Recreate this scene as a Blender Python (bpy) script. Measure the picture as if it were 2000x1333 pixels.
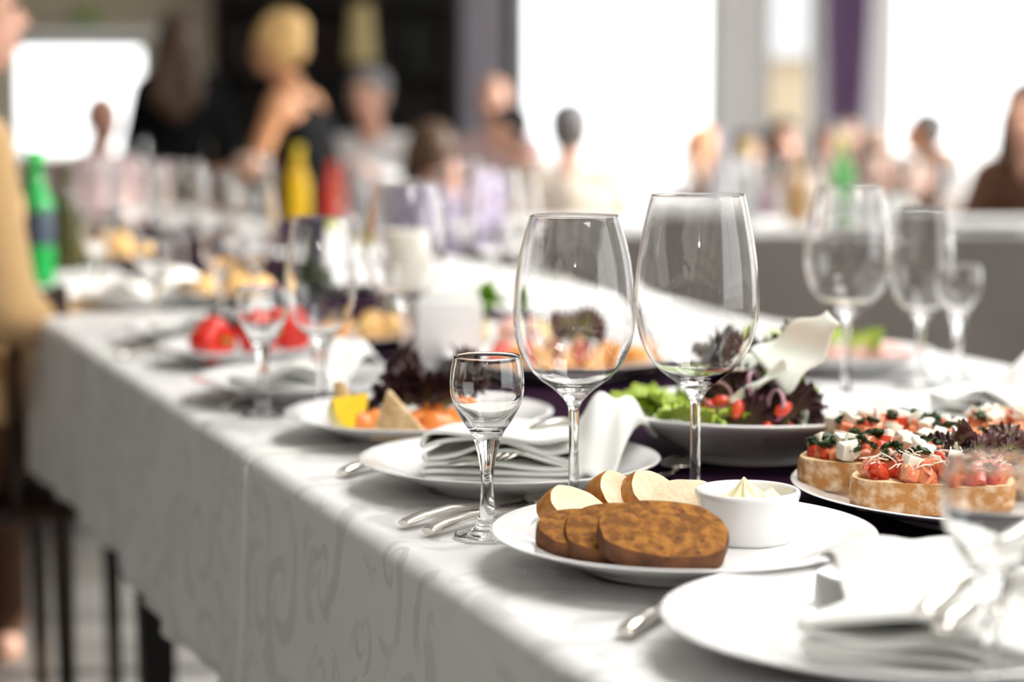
import bpy, bmesh, math, random
import numpy as np
from mathutils import Vector, Matrix, Euler

PI = math.pi
random.seed(7)
SC = bpy.context.scene
COL = SC.collection
for _o in list(bpy.data.objects):
    bpy.data.objects.remove(_o)

# ------------------------------------------------------------------ camera
F = 3900.0                      # focal length in pixels of the 2000 x 1333 frame
HOR = 235.0                     # pixel row of the horizon
CAM = Vector((0, 0, 1.07))
PITCH = math.atan((666.5 - HOR) / F)
cd = bpy.data.cameras.new('camera')
cam = bpy.data.objects.new('camera', cd)
COL.objects.link(cam)
cam.location = CAM
cam.rotation_euler = (PI / 2 - PITCH, 0, 0)
cd.sensor_width = 36
cd.lens = F / 2000 * 36
cd.clip_start = 0.02
cd.clip_end = 300
cd.dof.use_dof = True
cd.dof.focus_distance = 1.52
cd.dof.aperture_fstop = 2.85
cd.dof.aperture_blades = 9
SC.camera = cam

# ------------------------------------------------------------------ light
world = bpy.data.worlds.new('world')
SC.world = world
world.use_nodes = True
wn = world.node_tree.nodes
wn['Background'].inputs[0].default_value = (0.98, 0.99, 1.0, 1)
wn['Background'].inputs[1].default_value = 4.0
sd = bpy.data.lights.new('sun', 'SUN')
sd.energy = 10
sd.angle = math.radians(1.2)
sd.color = (1, 0.95, 0.88)
so = bpy.data.objects.new('sun', sd)
COL.objects.link(so)
so.rotation_euler = Vector((-1, -0.12, -0.36)).to_track_quat('-Z', 'Y').to_euler()

def portal(name, loc, rot, sx, sy):
    l = bpy.data.lights.new(name, 'AREA')
    l.shape = 'RECTANGLE'
    l.size, l.size_y = sx, sy
    l.cycles.is_portal = True
    o = bpy.data.objects.new(name, l)
    COL.objects.link(o)
    o.location, o.rotation_euler = loc, rot

SC.view_settings.view_transform = 'Standard'
SC.view_settings.look = 'None'
SC.view_settings.gamma = 1
SC.view_settings.use_curve_mapping = False
SC.view_settings.exposure = -0.30
cy = SC.cycles
cy.use_denoising = True
cy.max_bounces = 16
cy.transmission_bounces = 16
cy.diffuse_bounces = 5
cy.glossy_bounces = 6
cy.transparent_max_bounces = 16
cy.sample_clamp_indirect = 8

# ------------------------------------------------------------------ helpers
def ray(px, py):
    x, y = (px - 1000) / F, (666.5 - py) / F
    s, c = math.sin(PITCH), math.cos(PITCH)
    return Vector((x, c + y * s, -s + y * c))

def at(px, py, z):
    r = ray(px, py)
    return CAM + r * ((z - CAM.z) / r.z)

def ad(px, py, d):
    r = ray(px, py)
    return CAM + r * (d / r.y)

TZ = 0.75
E0 = Vector((0.0, 1.28, 0))
TD = Vector((-0.385, 1, 0)).normalized()      # along the table
TN = Vector((TD.y, -TD.x, 0))                 # across it, away from the near edge
TROT = math.atan2(TN.y, TN.x)                 # local x = across, local y = along

def T(u, v, z=0.0):
    return E0 + TD * u + TN * v + Vector((0, 0, z))

MATS = {}
def mat(name, col, rough=0.5, metal=0.0, col2=None, nscale=20.0, ramp=(0.35, 0.65), bump=0.0, bscale=80.0,
        spec=0.5, trans=0.0, ior=1.45, sss=0.0, sheen=0.0, emit=None, estr=0.0, alpha=1.0, detail=4.0, coat=0.0, bdist=0.002):
    if name in MATS:
        return MATS[name]
    m = bpy.data.materials.new(name)
    m.use_nodes = True
    nt = m.node_tree
    b = nt.nodes['Principled BSDF']
    b.inputs['Base Color'].default_value = (*col, 1)
    b.inputs['Roughness'].default_value = rough
    b.inputs['Metallic'].default_value = metal
    b.inputs['Specular IOR Level'].default_value = spec
    b.inputs['Transmission Weight'].default_value = trans
    b.inputs['IOR'].default_value = ior
    b.inputs['Subsurface Weight'].default_value = sss
    b.inputs['Subsurface Scale'].default_value = 0.01
    b.inputs['Sheen Weight'].default_value = sheen
    b.inputs['Coat Weight'].default_value = coat
    if emit:
        b.inputs['Emission Color'].default_value = (*emit, 1)
        b.inputs['Emission Strength'].default_value = estr
    tc = nt.nodes.new('ShaderNodeTexCoord')
    if col2:
        n = nt.nodes.new('ShaderNodeTexNoise')
        n.inputs['Scale'].default_value = nscale
        n.inputs['Detail'].default_value = detail
        nt.links.new(tc.outputs['Object'], n.inputs['Vector'])
        r = nt.nodes.new('ShaderNodeValToRGB')
        r.color_ramp.elements[0].position, r.color_ramp.elements[1].position = ramp
        r.color_ramp.elements[0].color = (*col, 1)
        r.color_ramp.elements[1].color = (*col2, 1)
        nt.links.new(n.outputs['Fac'], r.inputs['Fac'])
        nt.links.new(r.outputs['Color'], b.inputs['Base Color'])
    if bump:
        n2 = nt.nodes.new('ShaderNodeTexNoise')
        n2.inputs['Scale'].default_value = bscale
        n2.inputs['Detail'].default_value = 5
        nt.links.new(tc.outputs['Object'], n2.inputs['Vector'])
        bp = nt.nodes.new('ShaderNodeBump')
        bp.inputs['Strength'].default_value = bump
        bp.inputs['Distance'].default_value = bdist
        nt.links.new(n2.outputs['Fac'], bp.inputs['Height'])
        nt.links.new(bp.outputs['Normal'], b.inputs['Normal'])
    MATS[name] = m
    return m

def glass_mat(name, col=(1, 1, 1), ior=1.5, rough=0.0):
    m = bpy.data.materials.new(name)
    m.use_nodes = True
    nt = m.node_tree
    nt.nodes.remove(nt.nodes['Principled BSDF'])
    g = nt.nodes.new('ShaderNodeBsdfGlass')
    g.inputs['Color'].default_value = (*col, 1)
    g.inputs['IOR'].default_value = ior
    g.inputs['Roughness'].default_value = rough
    nt.links.new(g.outputs[0], nt.nodes['Material Output'].inputs[0])
    return m

def pane_mat(name):
    m = bpy.data.materials.new(name)
    m.use_nodes = True
    nt = m.node_tree
    nt.nodes.remove(nt.nodes['Principled BSDF'])
    t = nt.nodes.new('ShaderNodeBsdfTransparent')
    t.inputs[0].default_value = (0.97, 0.98, 0.97, 1)
    g = nt.nodes.new('ShaderNodeBsdfGlossy')
    g.inputs['Roughness'].default_value = 0.02
    fr = nt.nodes.new('ShaderNodeFresnel')
    fr.inputs[0].default_value = 1.4
    mx = nt.nodes.new('ShaderNodeMixShader')
    nt.links.new(fr.outputs[0], mx.inputs[0])
    nt.links.new(t.outputs[0], mx.inputs[1])
    nt.links.new(g.outputs[0], mx.inputs[2])
    nt.links.new(mx.outputs[0], nt.nodes['Material Output'].inputs[0])
    return m

def mesh(name, verts, faces, smooth=True, angle=None, mi=None, uv=None):
    me = bpy.data.meshes.new(name)
    me.from_pydata([tuple(v) for v in verts], [], [tuple(f) for f in faces])
    if uv is not None:
        l = me.uv_layers.new(name='UVMap')
        for lp in me.loops:
            l.data[lp.index].uv = uv[lp.vertex_index]
    if mi is not None:
        me.polygons.foreach_set('material_index', mi)
    if smooth:
        me.polygons.foreach_set('use_smooth', [True] * len(me.polygons))
        if angle:
            me.set_sharp_from_angle(angle=math.radians(angle))
    me.update()
    return me

def obj(name, me, m=None, parent=None, loc=(0, 0, 0), rot=(0, 0, 0), label=None, cat=None, group=None, kind=None, scale=None):
    o = bpy.data.objects.new(name, me)
    COL.objects.link(o)
    if me is not None and m is not None:
        ms = m if isinstance(m, (list, tuple)) else [m]
        if len(me.materials) == 0:
            for x in ms:
                me.materials.append(x)
    o.location = loc
    o.rotation_euler = rot
    if scale is not None:
        o.scale = (scale,) * 3 if isinstance(scale, (int, float)) else scale
    o.parent = parent
    tag(o, label, cat, group, kind)
    return o

def tag(o, label=None, cat=None, group=None, kind=None):
    if label: o['label'] = label
    if cat: o['category'] = cat
    if group: o['group'] = group
    if kind: o['kind'] = kind
    return o

def empty(name, loc=(0, 0, 0), rot=(0, 0, 0), **k):
    return obj(name, None, None, None, loc, rot, **k)

def copy_tree(o, parent=None, loc=None, rot=None, **k):
    c = o.copy()
    COL.objects.link(c)
    c.parent = parent
    if loc is not None: c.location = loc
    if rot is not None: c.rotation_euler = rot
    tag(c, **k)
    for ch in list(o.children):
        copy_tree(ch, c)
    return c

class MB:
    """collects shapes into one mesh"""
    def __init__(s):
        s.v, s.f, s.m = [], [], []
    def add(s, v, f, m=0, M=None):
        o = len(s.v)
        s.v += [tuple(M @ Vector(p)) if M else tuple(p) for p in v]
        s.f += [tuple(i + o for i in q) for q in f]
        s.m += [m] * len(f)
        return s
    def box(s, c, d, m=0, M=None):
        x, y, z = d[0] / 2, d[1] / 2, d[2] / 2
        v = [(c[0] + i * x, c[1] + j * y, c[2] + k * z) for i in (-1, 1) for j in (-1, 1) for k in (-1, 1)]
        return s.add(v, [(0, 1, 3, 2), (4, 6, 7, 5), (0, 4, 5, 1), (2, 3, 7, 6), (0, 2, 6, 4), (1, 5, 7, 3)], m, M)
    def mesh(s, name, smooth=False, angle=None, bevel=0, seg=2):
        me = mesh(name, s.v, s.f, smooth, angle, s.m)
        if bevel:
            bm = bmesh.new()
            bm.from_mesh(me)
            bmesh.ops.remove_doubles(bm, verts=bm.verts, dist=1e-6)
            bmesh.ops.bevel(bm, geom=bm.edges[:], offset=bevel, segments=seg, affect='EDGES', profile=0.5)
            bm.to_mesh(me)
            bm.free()
            if smooth:
                me.polygons.foreach_set('use_smooth', [True] * len(me.polygons))
                me.set_sharp_from_angle(angle=math.radians(angle or 50))
        return me

def boxmesh(name, c, d, bevel=0, seg=2, smooth=True):
    return MB().box(c, d).mesh(name, smooth, 50, bevel, seg)

def lathe(prof, seg=64, fl=None):
    """prof: (r, z) list; r = 0 ends close to a pole.  fl(r, z, a) may move the radius"""
    v, f, rows = [], [], []
    for (r, z) in prof:
        if r <= 1e-7:
            rows.append([len(v)])
            v.append((0, 0, z))
        else:
            rows.append(list(range(len(v), len(v) + seg)))
            for i in range(seg):
                a = 2 * PI * i / seg
                rr = fl(r, z, a) if fl else r
                v.append((rr * math.cos(a), rr * math.sin(a), z))
    for a, b in zip(rows, rows[1:]):
        for i in range(seg):
            j = (i + 1) % seg
            if len(a) == 1 and len(b) == 1: break
            if len(a) == 1: f.append((a[0], b[j], b[i]))
            elif len(b) == 1: f.append((a[i], a[j], b[0]))
            else: f.append((a[i], a[j], b[j], b[i]))
    return v, f

def smooth_pts(pts, n):
    """Catmull-Rom through the points, n steps per span"""
    out = []
    P = [Vector(p) for p in pts]
    for i in range(len(P) - 1):
        p0 = P[max(i - 1, 0)]; p1 = P[i]; p2 = P[i + 1]; p3 = P[min(i + 2, len(P) - 1)]
        for k in range(n):
            t = k / n
            out.append(0.5 * ((2 * p1) + (p2 - p0) * t + (2 * p0 - 5 * p1 + 4 * p2 - p3) * t * t + (3 * p1 - p0 - 3 * p2 + p3) * t ** 3))
    out.append(P[-1])
    return out

def tube(pts, rad, seg=10, flat=None):
    """tube along 3-D points; rad a number or list; flat = (list of) height / width ratio with z as height"""
    P = [Vector(p) for p in pts]
    n = len(P)
    R = rad if isinstance(rad, (list, tuple)) else [rad] * n
    FL = flat if isinstance(flat, (list, tuple)) else [flat or 1.0] * n
    v, f = [], []
    for i, p in enumerate(P):
        t = (P[min(i + 1, n - 1)] - P[max(i - 1, 0)]).normalized()
        up = Vector((0, 0, 1)) if abs(t.z) < 0.95 else Vector((0, 1, 0))
        a = t.cross(up).normalized()
        b = a.cross(t).normalized()
        for k in range(seg):
            w = 2 * PI * k / seg
            v.append(p + a * (math.cos(w) * R[i]) + b * (math.sin(w) * R[i] * FL[i]))
    for i in range(n - 1):
        for k in range(seg):
            j = (k + 1) % seg
            f.append((i * seg + k, i * seg + j, (i + 1) * seg + j, (i + 1) * seg + k))
    f.append(tuple(reversed(range(seg))))
    f.append(tuple(range((n - 1) * seg, n * seg)))
    return v, f

def ball(c, r, seg=12, rings=8, M=None):
    """ellipsoid; r number or triple"""
    r = (r, r, r) if isinstance(r, (int, float)) else r
    v, f = lathe([(math.sin(PI * i / rings), -math.cos(PI * i / rings)) if 0 < i < rings else (0, -1 if i == 0 else 1) for i in range(rings + 1)], seg)
    v = [Vector((p[0] * r[0], p[1] * r[1], p[2] * r[2])) for p in v]
    if M: v = [M @ p for p in v]
    return [p + Vector(c) for p in v], f

def capsule(p0, r0, p1, r1, seg=12):
    p0, p1 = Vector(p0), Vector(p1)
    ax = p1 - p0
    L = ax.length
    q = Vector((0, 0, 1)).rotation_difference(ax.normalized()) if L > 1e-6 else Euler().to_quaternion()
    prof = [(0, -r0)] + [(r0 * math.cos(a), r0 * math.sin(a)) for a in (-1.1, -0.6, -0.2)]
    prof += [(r1 * math.cos(a), L + r1 * math.sin(a)) for a in (0.2, 0.6, 1.1)] + [(0, L + r1)]
    v, f = lathe(prof, seg)
    return [q @ Vector(p) + p0 for p in v], f

def blob(name, prims, voxel=0.012, smooth=4):
    """union of closed shapes as ONE continuous surface (voxel remesh)"""
    b = MB()
    for v, f in prims:
        b.add(v, f)
    me = b.mesh(name + '_raw')
    o = bpy.data.objects.new('tmp', me)
    COL.objects.link(o)
    r = o.modifiers.new('r', 'REMESH')
    r.mode = 'VOXEL'
    r.voxel_size = voxel
    if smooth:
        s = o.modifiers.new('s', 'SMOOTH')
        s.iterations = smooth
        s.factor = 0.5
    dg = bpy.context.evaluated_depsgraph_get()
    out = bpy.data.meshes.new_from_object(o.evaluated_get(dg))
    bpy.data.objects.remove(o)
    bpy.data.meshes.remove(me)
    out.polygons.foreach_set('use_smooth', [True] * len(out.polygons))
    out.name = name
    out.materials.clear()
    return out

# ------------------------------------------------------------------ materials
M_glass = glass_mat('clear_glass', (1, 1, 1), 1.5)
M_pane = pane_mat('window_glass')
M_porc = mat('white_porcelain', (0.86, 0.86, 0.86), 0.12, coat=0.5)
M_steel = mat('polished_steel', (0.66, 0.63, 0.58), 0.16, 1.0)
M_napkin = mat('white_napkin_cotton', (0.85, 0.86, 0.83), 0.85, bump=0.25, bscale=900, sheen=0.2)
M_wall = mat('beige_plaster', (0.72, 0.64, 0.48), 0.8, col2=(0.68, 0.60, 0.45), nscale=3, bump=0.1)
M_white = mat('white_plaster', (0.90, 0.90, 0.89), 0.8, col2=(0.87, 0.87, 0.86), nscale=3, bump=0.1)
M_lav = mat('grey_lavender_plaster', (0.36, 0.34, 0.39), 0.8, bump=0.1)
M_dark = mat('black_stained_wood', (0.006, 0.0045, 0.004), 0.5, col2=(0.011, 0.008, 0.007), nscale=8)
M_frame = mat('window_frame_paint', (0.62, 0.62, 0.61), 0.5)
M_floor = mat('pale_polished_stone', (0.52, 0.51, 0.50), 0.13, col2=(0.46, 0.45, 0.44), nscale=1.6, detail=6)
M_purple = mat('purple_curtain_cloth', (0.30, 0.17, 0.36), 0.85, sheen=0.3, bump=0.2, bscale=300)
M_runner = mat('dark_plum_runner', (0.020, 0.006, 0.019), 0.95, bump=0.2, bscale=700, spec=0.05)
M_chair = mat('dark_walnut', (0.022, 0.012, 0.008), 0.4, col2=(0.05, 0.024, 0.012), nscale=12)

def damask(name, base, dark):
    m = bpy.data.materials.new(name)
    m.use_nodes = True
    nt = m.node_tree
    N, L = nt.nodes, nt.links
    b = N['Principled BSDF']
    uv = N.new('ShaderNodeUVMap')
    def math_(op, a, b_=None, c=None):
        n = N.new('ShaderNodeMath'); n.operation = op
        for i, x in enumerate((a, b_, c)):
            if x is None: continue
            if isinstance(x, (int, float)): n.inputs[i].default_value = x
            else: L.new(x, n.inputs[i])
        return n.outputs[0]
    def smooth(x, lo, hi):
        n = N.new('ShaderNodeMapRange'); n.interpolation_type = 'SMOOTHSTEP'
        L.new(x, n.inputs[0]); n.inputs[1].default_value = lo; n.inputs[2].default_value = hi
        return n.outputs[0]
    masks = []
    for k, (sc, off, tw) in enumerate(((7.0, 0.0, 3.0), (11.0, 3.7, -2.6))):
        vm = N.new('ShaderNodeVectorMath'); vm.operation = 'MULTIPLY_ADD'
        L.new(uv.outputs[0], vm.inputs[0]); vm.inputs[1].default_value = (sc * 1.15, sc * 0.85, 1); vm.inputs[2].default_value = (off, off * 0.6, 0)
        nz = N.new('ShaderNodeTexNoise'); nz.inputs['Scale'].default_value = 1.3; L.new(vm.outputs[0], nz.inputs['Vector'])
        vd = N.new('ShaderNodeVectorMath'); vd.operation = 'MULTIPLY_ADD'
        L.new(nz.outputs['Color'], vd.inputs[0]); vd.inputs[1].default_value = (0.55, 0.55, 0); L.new(vm.outputs[0], vd.inputs[2])
        vo = N.new('ShaderNodeTexVoronoi'); vo.voronoi_dimensions = '2D'; vo.inputs['Scale'].default_value = 1; vo.inputs['Randomness'].default_value = 0.75
        L.new(vd.outputs[0], vo.inputs['Vector'])
        sub = N.new('ShaderNodeVectorMath'); sub.operation = 'SUBTRACT'
        L.new(vd.outputs[0], sub.inputs[0]); L.new(vo.outputs['Position'], sub.inputs[1])
        sp = N.new('ShaderNodeSeparateXYZ'); L.new(sub.outputs[0], sp.inputs[0])
        r = vo.outputs['Distance']
        th = math_('ARCTAN2', sp.outputs[1], sp.outputs[0])
        s = math_('SINE', math_('ADD', math_('MULTIPLY', th, 1.0), math_('MULTIPLY', math_('LOGARITHM', math_('ADD', r, 0.03), 2.718), tw)))
        line = smooth(math_('ABSOLUTE', math_('SUBTRACT', s, 0.15)), 0.60, 0.48) if k == 0 else smooth(math_('ABSOLUTE', s), 0.58, 0.46)
        ring = math_('MULTIPLY', smooth(r, 0.06, 0.09), smooth(r, 0.56, 0.50))
        masks.append(math_('MULTIPLY', line, ring))
    patch = N.new('ShaderNodeTexNoise'); patch.inputs['Scale'].default_value = 6
    L.new(uv.outputs[0], patch.inputs['Vector'])
    pm = smooth(patch.outputs['Fac'], 0.42, 0.52)
    f = math_('MAXIMUM', math_('MULTIPLY', masks[0], pm), math_('MULTIPLY', masks[1], math_('SUBTRACT', 1.0, pm)))
    mix = N.new('ShaderNodeMix'); mix.data_type = 'RGBA'
    L.new(f, mix.inputs[0]); mix.inputs[6].default_value = (*base, 1); mix.inputs[7].default_value = (*dark, 1)
    L.new(mix.outputs[2], b.inputs['Base Color'])
    b.inputs['Roughness'].default_value = 0.62
    b.inputs['Sheen Weight'].default_value = 0.15
    L.new(math_('SUBTRACT', 0.72, math_('MULTIPLY', f, 0.3)), b.inputs['Roughness'])
    wv = N.new('ShaderNodeTexNoise'); wv.inputs['Scale'].default_value = 900; L.new(uv.outputs[0], wv.inputs['Vector'])
    bp = N.new('ShaderNodeBump'); bp.inputs['Strength'].default_value = 0.25; bp.inputs['Distance'].default_value = 0.0008
    L.new(math_('ADD', wv.outputs['Fac'], math_('MULTIPLY', f, -0.5)), bp.inputs['Height'])
    L.new(bp.outputs['Normal'], b.inputs['Normal'])
    return m
M_cloth = damask('ivory_damask', (0.79, 0.79, 0.79), (0.655, 0.655, 0.655))
M_hem = mat('pale_hem_stitching', (0.80, 0.82, 0.76), 0.8)
M_cloth2 = mat('taupe_table_cloth', (0.15, 0.135, 0.125), 0.85, col2=(0.12, 0.108, 0.10), nscale=2.5, bump=0.15, bscale=400)

# ------------------------------------------------------------------ room shell
X0, X1, Y0, Y1, CEIL = -4.6, 4.6, -3.2, 12.0, 3.3
def struct(name, me, m, loc=(0, 0, 0)):
    return obj(name, me, m, loc=loc, kind='structure')
fl = empty('floor', (0, 0, 0), kind='structure')
tile_me = boxmesh('tile', (0, 0, -0.02), (0.894, 0.894, 0.04), 0.003, 1)
obj('grout', boxmesh('grout', (0, 4.4, -0.05), (9.6, 15.6, 0.06)), mat('grout', (0.5, 0.49, 0.47), 0.9), fl)
for i in range(-5, 6):
    for j in range(-4, 14):
        if -4.6 < i * 0.9 < 4.7 and -3.3 < j * 0.9 < 12.2:
            obj('tile', tile_me, M_floor, fl, (i * 0.9, j * 0.9, 0), (0, 0, (i * 7 + j * 3) % 4 * PI / 2))
struct('ceiling', boxmesh('ceiling', (0, 4.4, CEIL + 0.05), (9.6, 15.6, 0.1)), M_white)

def wall_x(px, d=Y1):            # pixel column to X on the back wall
    return (px - 1000) / F * d

def panel(name, axis, base, a0, a1, z0, z1, m, th=0.16):
    """wall piece: axis 'y' = back/front wall at y = base, 'x' = side wall at x = base"""
    if axis == 'y': c, d = ((a0 + a1) / 2, base, (z0 + z1) / 2), (a1 - a0, th, z1 - z0)
    else: c, d = (base, (a0 + a1) / 2, (z0 + z1) / 2), (th, a1 - a0, z1 - z0)
    return boxmesh(name, c, d)

def window(n, axis, base, a0, a1, z0, z1, nv=1, nh=1, th=0.07, bar=0.06):
    w = empty('window_%d' % n, (0, 0, 0), kind='structure')
    f = MB()
    def b(u0, u1, w0, w1, t=th):
        if axis == 'y': f.box(((u0 + u1) / 2, base, (w0 + w1) / 2), (u1 - u0, t, w1 - w0))
        else: f.box((base, (u0 + u1) / 2, (w0 + w1) / 2), (t, u1 - u0, w1 - w0))
    b(a0, a0 + bar, z0, z1); b(a1 - bar, a1, z0, z1); b(a0 + bar, a1 - bar, z0, z0 + bar); b(a0 + bar, a1 - bar, z1 - bar, z1)
    obj('window_frame', f.mesh('window_frame'), M_frame, w)
    for i in range(nv):
        for j in range(nh):
            u0, u1 = a0 + bar + (a1 - a0 - 2 * bar) * i / nv, a0 + bar + (a1 - a0 - 2 * bar) * (i + 1) / nv
            w0, w1 = z0 + bar + (z1 - z0 - 2 * bar) * j / nh, z0 + bar + (z1 - z0 - 2 * bar) * (j + 1) / nh
            obj('pane', (mesh('pane', [(u0, base, w0), (u1, base, w0), (u1, base, w1), (u0, base, w1)], [(0, 1, 2, 3)], False) if axis == 'y'
                 else mesh('pane', [(base, u0, w0), (base, u1, w0), (base, u1, w1), (base, u0, w1)], [(0, 1, 2, 3)], False)), M_pane, w)
            if i:
                f2 = MB()
                if axis == 'y': f2.box((u0, base, (w0 + w1) / 2), (0.03, 0.05, w1 - w0))
                else: f2.box((base, u0, (w0 + w1) / 2), (0.05, 0.03, w1 - w0))
                obj('mullion', f2.mesh('mullion'), M_frame, w)
    cx, cz = (a0 + a1) / 2, (z0 + z1) / 2
    if axis == 'y': portal('daylight_portal', (cx, base + 0.12 * (1 if base > 0 else -1), cz), (-PI / 2 if base > 0 else PI / 2, 0, 0), a1 - a0, z1 - z0)
    else: portal('daylight_portal', (base + (0.12 if base > 0 else -0.12), cx, cz), (0, PI / 2 if base > 0 else -PI / 2, 0), z1 - z0, a1 - a0)
    return w

# back wall, left to right: beige part with a low window, dark bar cabinet in front, grey pillar, tall windows
wb = empty('wall_back', (0, 0, 0), kind='structure')
W1 = (-3.0, -2.14, 0.80, 1.555)
W2 = (wall_x(1008), wall_x(1398), 0.25, 3.1)
W3 = (wall_x(1478), wall_x(1592), 0.25, 3.1)
W4 = (wall_x(1722), 4.45, 0.25, 3.1)
def wp(a0, a1, z0, z1, m, th=0.16, y=Y1):
    obj('wall_section', panel('wall_section', 'y', y, a0, a1, z0, z1, m, th), m, wb)
wp(X0, W1[0], 0, CEIL, M_wall); wp(W1[1], -1.5, 0, CEIL, M_wall)
wp(W1[0], W1[1], 0, W1[2], M_wall); wp(W1[0], W1[1], W1[3], CEIL, M_wall)
wp(-1.5, wall_x(905), 0, CEIL, M_dark)
obj('pillar', boxmesh('pillar', (wall_x(945), Y1 - 0.1, CEIL / 2), (wall_x(985) - wall_x(905), 0.36, CEIL)), M_lav, wb)
wp(wall_x(985), W2[0], 0, CEIL, M_dark)
wp(W2[1], W3[0], 0, CEIL, M_white, 0.3); wp(W3[1], W4[0], 0, CEIL, M_white, 0.3); wp(W4[1], X1, 0, CEIL, M_white)
for w in (W2, W3, W4):
    wp(w[0], w[1], 0, w[2], M_white); wp(w[0], w[1], w[3], CEIL, M_white)
window(1, 'y', Y1, *W1)
window(2, 'y', Y1, *W2)
window(3, 'y', Y1, *W3)
window(4, 'y', Y1, *W4, nv=2)
# right wall with tall windows, outside the frame: the daylight of the room
wr = empty('wall_right', (0, 0, 0), kind='structure')
RW = [(-3.0, 1.5), (3.9, 5.9), (6.4, 8.8), (9.3, 11.7)]
edges = [Y0] + [q for p in RW for q in p] + [Y1]
for a, b in zip(edges[0::2], edges[1::2]):
    obj('wall_section', panel('wall_section', 'x', X1, a, b, 0, CEIL, None), M_white, wr)
for n, (a, b) in enumerate(RW):
    obj('wall_section', panel('wall_section', 'x', X1, a, b, 0, 0.3, None), M_white, wr)
    obj('wall_section', panel('wall_section', 'x', X1, a, b, 3.1, CEIL, None), M_white, wr)
    window(5 + n, 'x', X1, a, b, 0.3, 3.1, nv=2)
M_panel = mat('dark_brown_panelling', (0.03, 0.018, 0.012), 0.5, col2=(0.045, 0.027, 0.017), nscale=4)
struct('wall_left', panel('wall_left', 'x', X0, Y0, Y1, 0, CEIL, None), M_panel)
struct('wall_front', panel('wall_front', 'y', Y0, X0, X1, 0, CEIL, None), M_panel)
struct('baseboard_left', boxmesh('baseboard_left', (X0 + 0.1, 4.4, 0.06), (0.03, 15, 0.12)), M_white)

# outside: pavement and a neighbouring beige house
struct('ground', boxmesh('ground', (0, 30, -0.35), (120, 120, 0.3)), mat('pale_pavement', (0.6, 0.58, 0.55), 0.9, col2=(0.55, 0.53, 0.5), nscale=1.0))
nb = empty('neighbouring_house', (5.75, 40, -0.2), label='small beige garden house seen through the narrow window left of the purple curtain', cat='house')
obj('facade', boxmesh('facade', (0, 1.5, 1.25), (2.7, 3, 2.5)), mat('beige_render', (0.36, 0.29, 0.20), 0.9, bump=0.2, bscale=10), nb)
obj('roof', MB().add([(-1.4, -0.3, 2.5), (1.4, -0.3, 2.5), (1.4, 3.3, 2.5), (-1.4, 3.3, 2.5), (-1.4, 1.5, 4.6), (1.4, 1.5, 4.6)],
    [(0, 1, 5, 4), (1, 2, 5), (2, 3, 4, 5), (3, 0, 4), (3, 2, 1, 0)]).mesh('roof'), mat('grey_roof', (0.34, 0.34, 0.35), 0.9), nb)

# purple curtain: pleated cloth hanging from a pole
cu = empty('curtain', (wall_x(1628), Y1 - 0.36, 0), label='purple pleated curtain hanging between the two right windows', cat='curtain')
v, f = [], []
n = 60
for j, z in enumerate(np.linspace(0.1, 3.05, 24)):
    gather = 0.74 + 0.26 * min(1, abs(z - 1.0) / 0.9)
    for i in range(n + 1):
        a = i / n
        v.append(((a - 0.5) * 0.26 * gather, 0.05 * math.sin(a * 2 * PI * 5.5 + 0.3 * z) * gather, z))
for j in range(23):
    for i in range(n):
        k = j * (n + 1) + i
        f.append((k, k + 1, k + n + 2, k + n + 1))
cme = mesh('curtain_cloth', v, f)
co = obj('curtain_cloth', cme, M_purple, cu)
s = co.modifiers.new('s', 'SOLIDIFY'); s.thickness = 0.004
obj('curtain_pole', MB().add(*tube([(-0.4, 0, 3.09), (0.4, 0, 3.09)], 0.015)).mesh('curtain_pole', True, 50), M_dark, cu)
for i in range(7):
    obj('curtain_ring', MB().add(*lathe([(0.02 + 0.004 * math.cos(t), 0.004 * math.sin(t)) for t in np.linspace(0, 2 * PI, 9)], 16)).mesh('curtain_ring', True), M_steel, cu,
        ((i - 3) * 0.038, 0, 3.075), (0, PI / 2, 0))

# dark bar cabinet along the back wall with dim shelves
cb = empty('bar_cabinet', (wall_x(672), Y1 - 0.42, 0), label='tall black bar cabinet with open shelves against the back wall', cat='cabinet')
cw = wall_x(900) - wall_x(445)
obj('back_panel', boxmesh('back_panel', (0, 0.24, 1.5), (cw, 0.02, 3.0)), M_dark, cb)
obj('counter', boxmesh('counter', (0, 0, 0.5), (cw, 0.5, 1.0), 0.01), M_dark, cb)
for x in (-cw / 2 + 0.02, -cw / 6, cw / 6, cw / 2 - 0.02):
    obj('upright', boxmesh('upright', (x, 0.09, 2.0), (0.04, 0.3, 2.0)), M_dark, cb)
for z in (1.35, 1.75, 2.15, 2.6, 2.98):
    obj('shelf', boxmesh('shelf', (0, 0.08, z), (cw, 0.29, 0.03)), M_dark, cb)
bt_prof = [(0, 0), (0.036, 0), (0.038, 0.006), (0.038, 0.17), (0.034, 0.195), (0.016, 0.225), (0.0135, 0.29), (0.015, 0.292), (0.015, 0.30), (0, 0.30)]
bottle_me = MB().add(*lathe(bt_prof, 20)).mesh('bar_bottle', True, 45)
bcols = [mat('bottle_dark_%d' % i, c, 0.2) for i, c in enumerate(((0.02, 0.012, 0.01), (0.035, 0.008, 0.008), (0.01, 0.02, 0.015)))]
k = 0
for z in (1.365, 1.765, 2.165):
    for x in np.arange(-cw / 2 + 0.12, cw / 2 - 0.1, 0.17):
        if min(abs(x - q) for q in (-cw / 6, cw / 6)) < 0.07 or random.random() < 0.25: continue
        m2 = bottle_me.copy()
        obj('bar_bottle', m2, bcols[k % 3], None, (wall_x(672) + x, Y1 - 0.35, z + 0.001), label='dark spirits bottle on the black bar cabinet shelves', cat='bottle', group='bottles on the bar cabinet')
        k += 1
lp = empty('shelf_lamp', (wall_x(722), Y1 - 0.78, 1.001), label='dim yellowish table lamp glowing on the black bar cabinet', cat='lamp')
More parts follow.
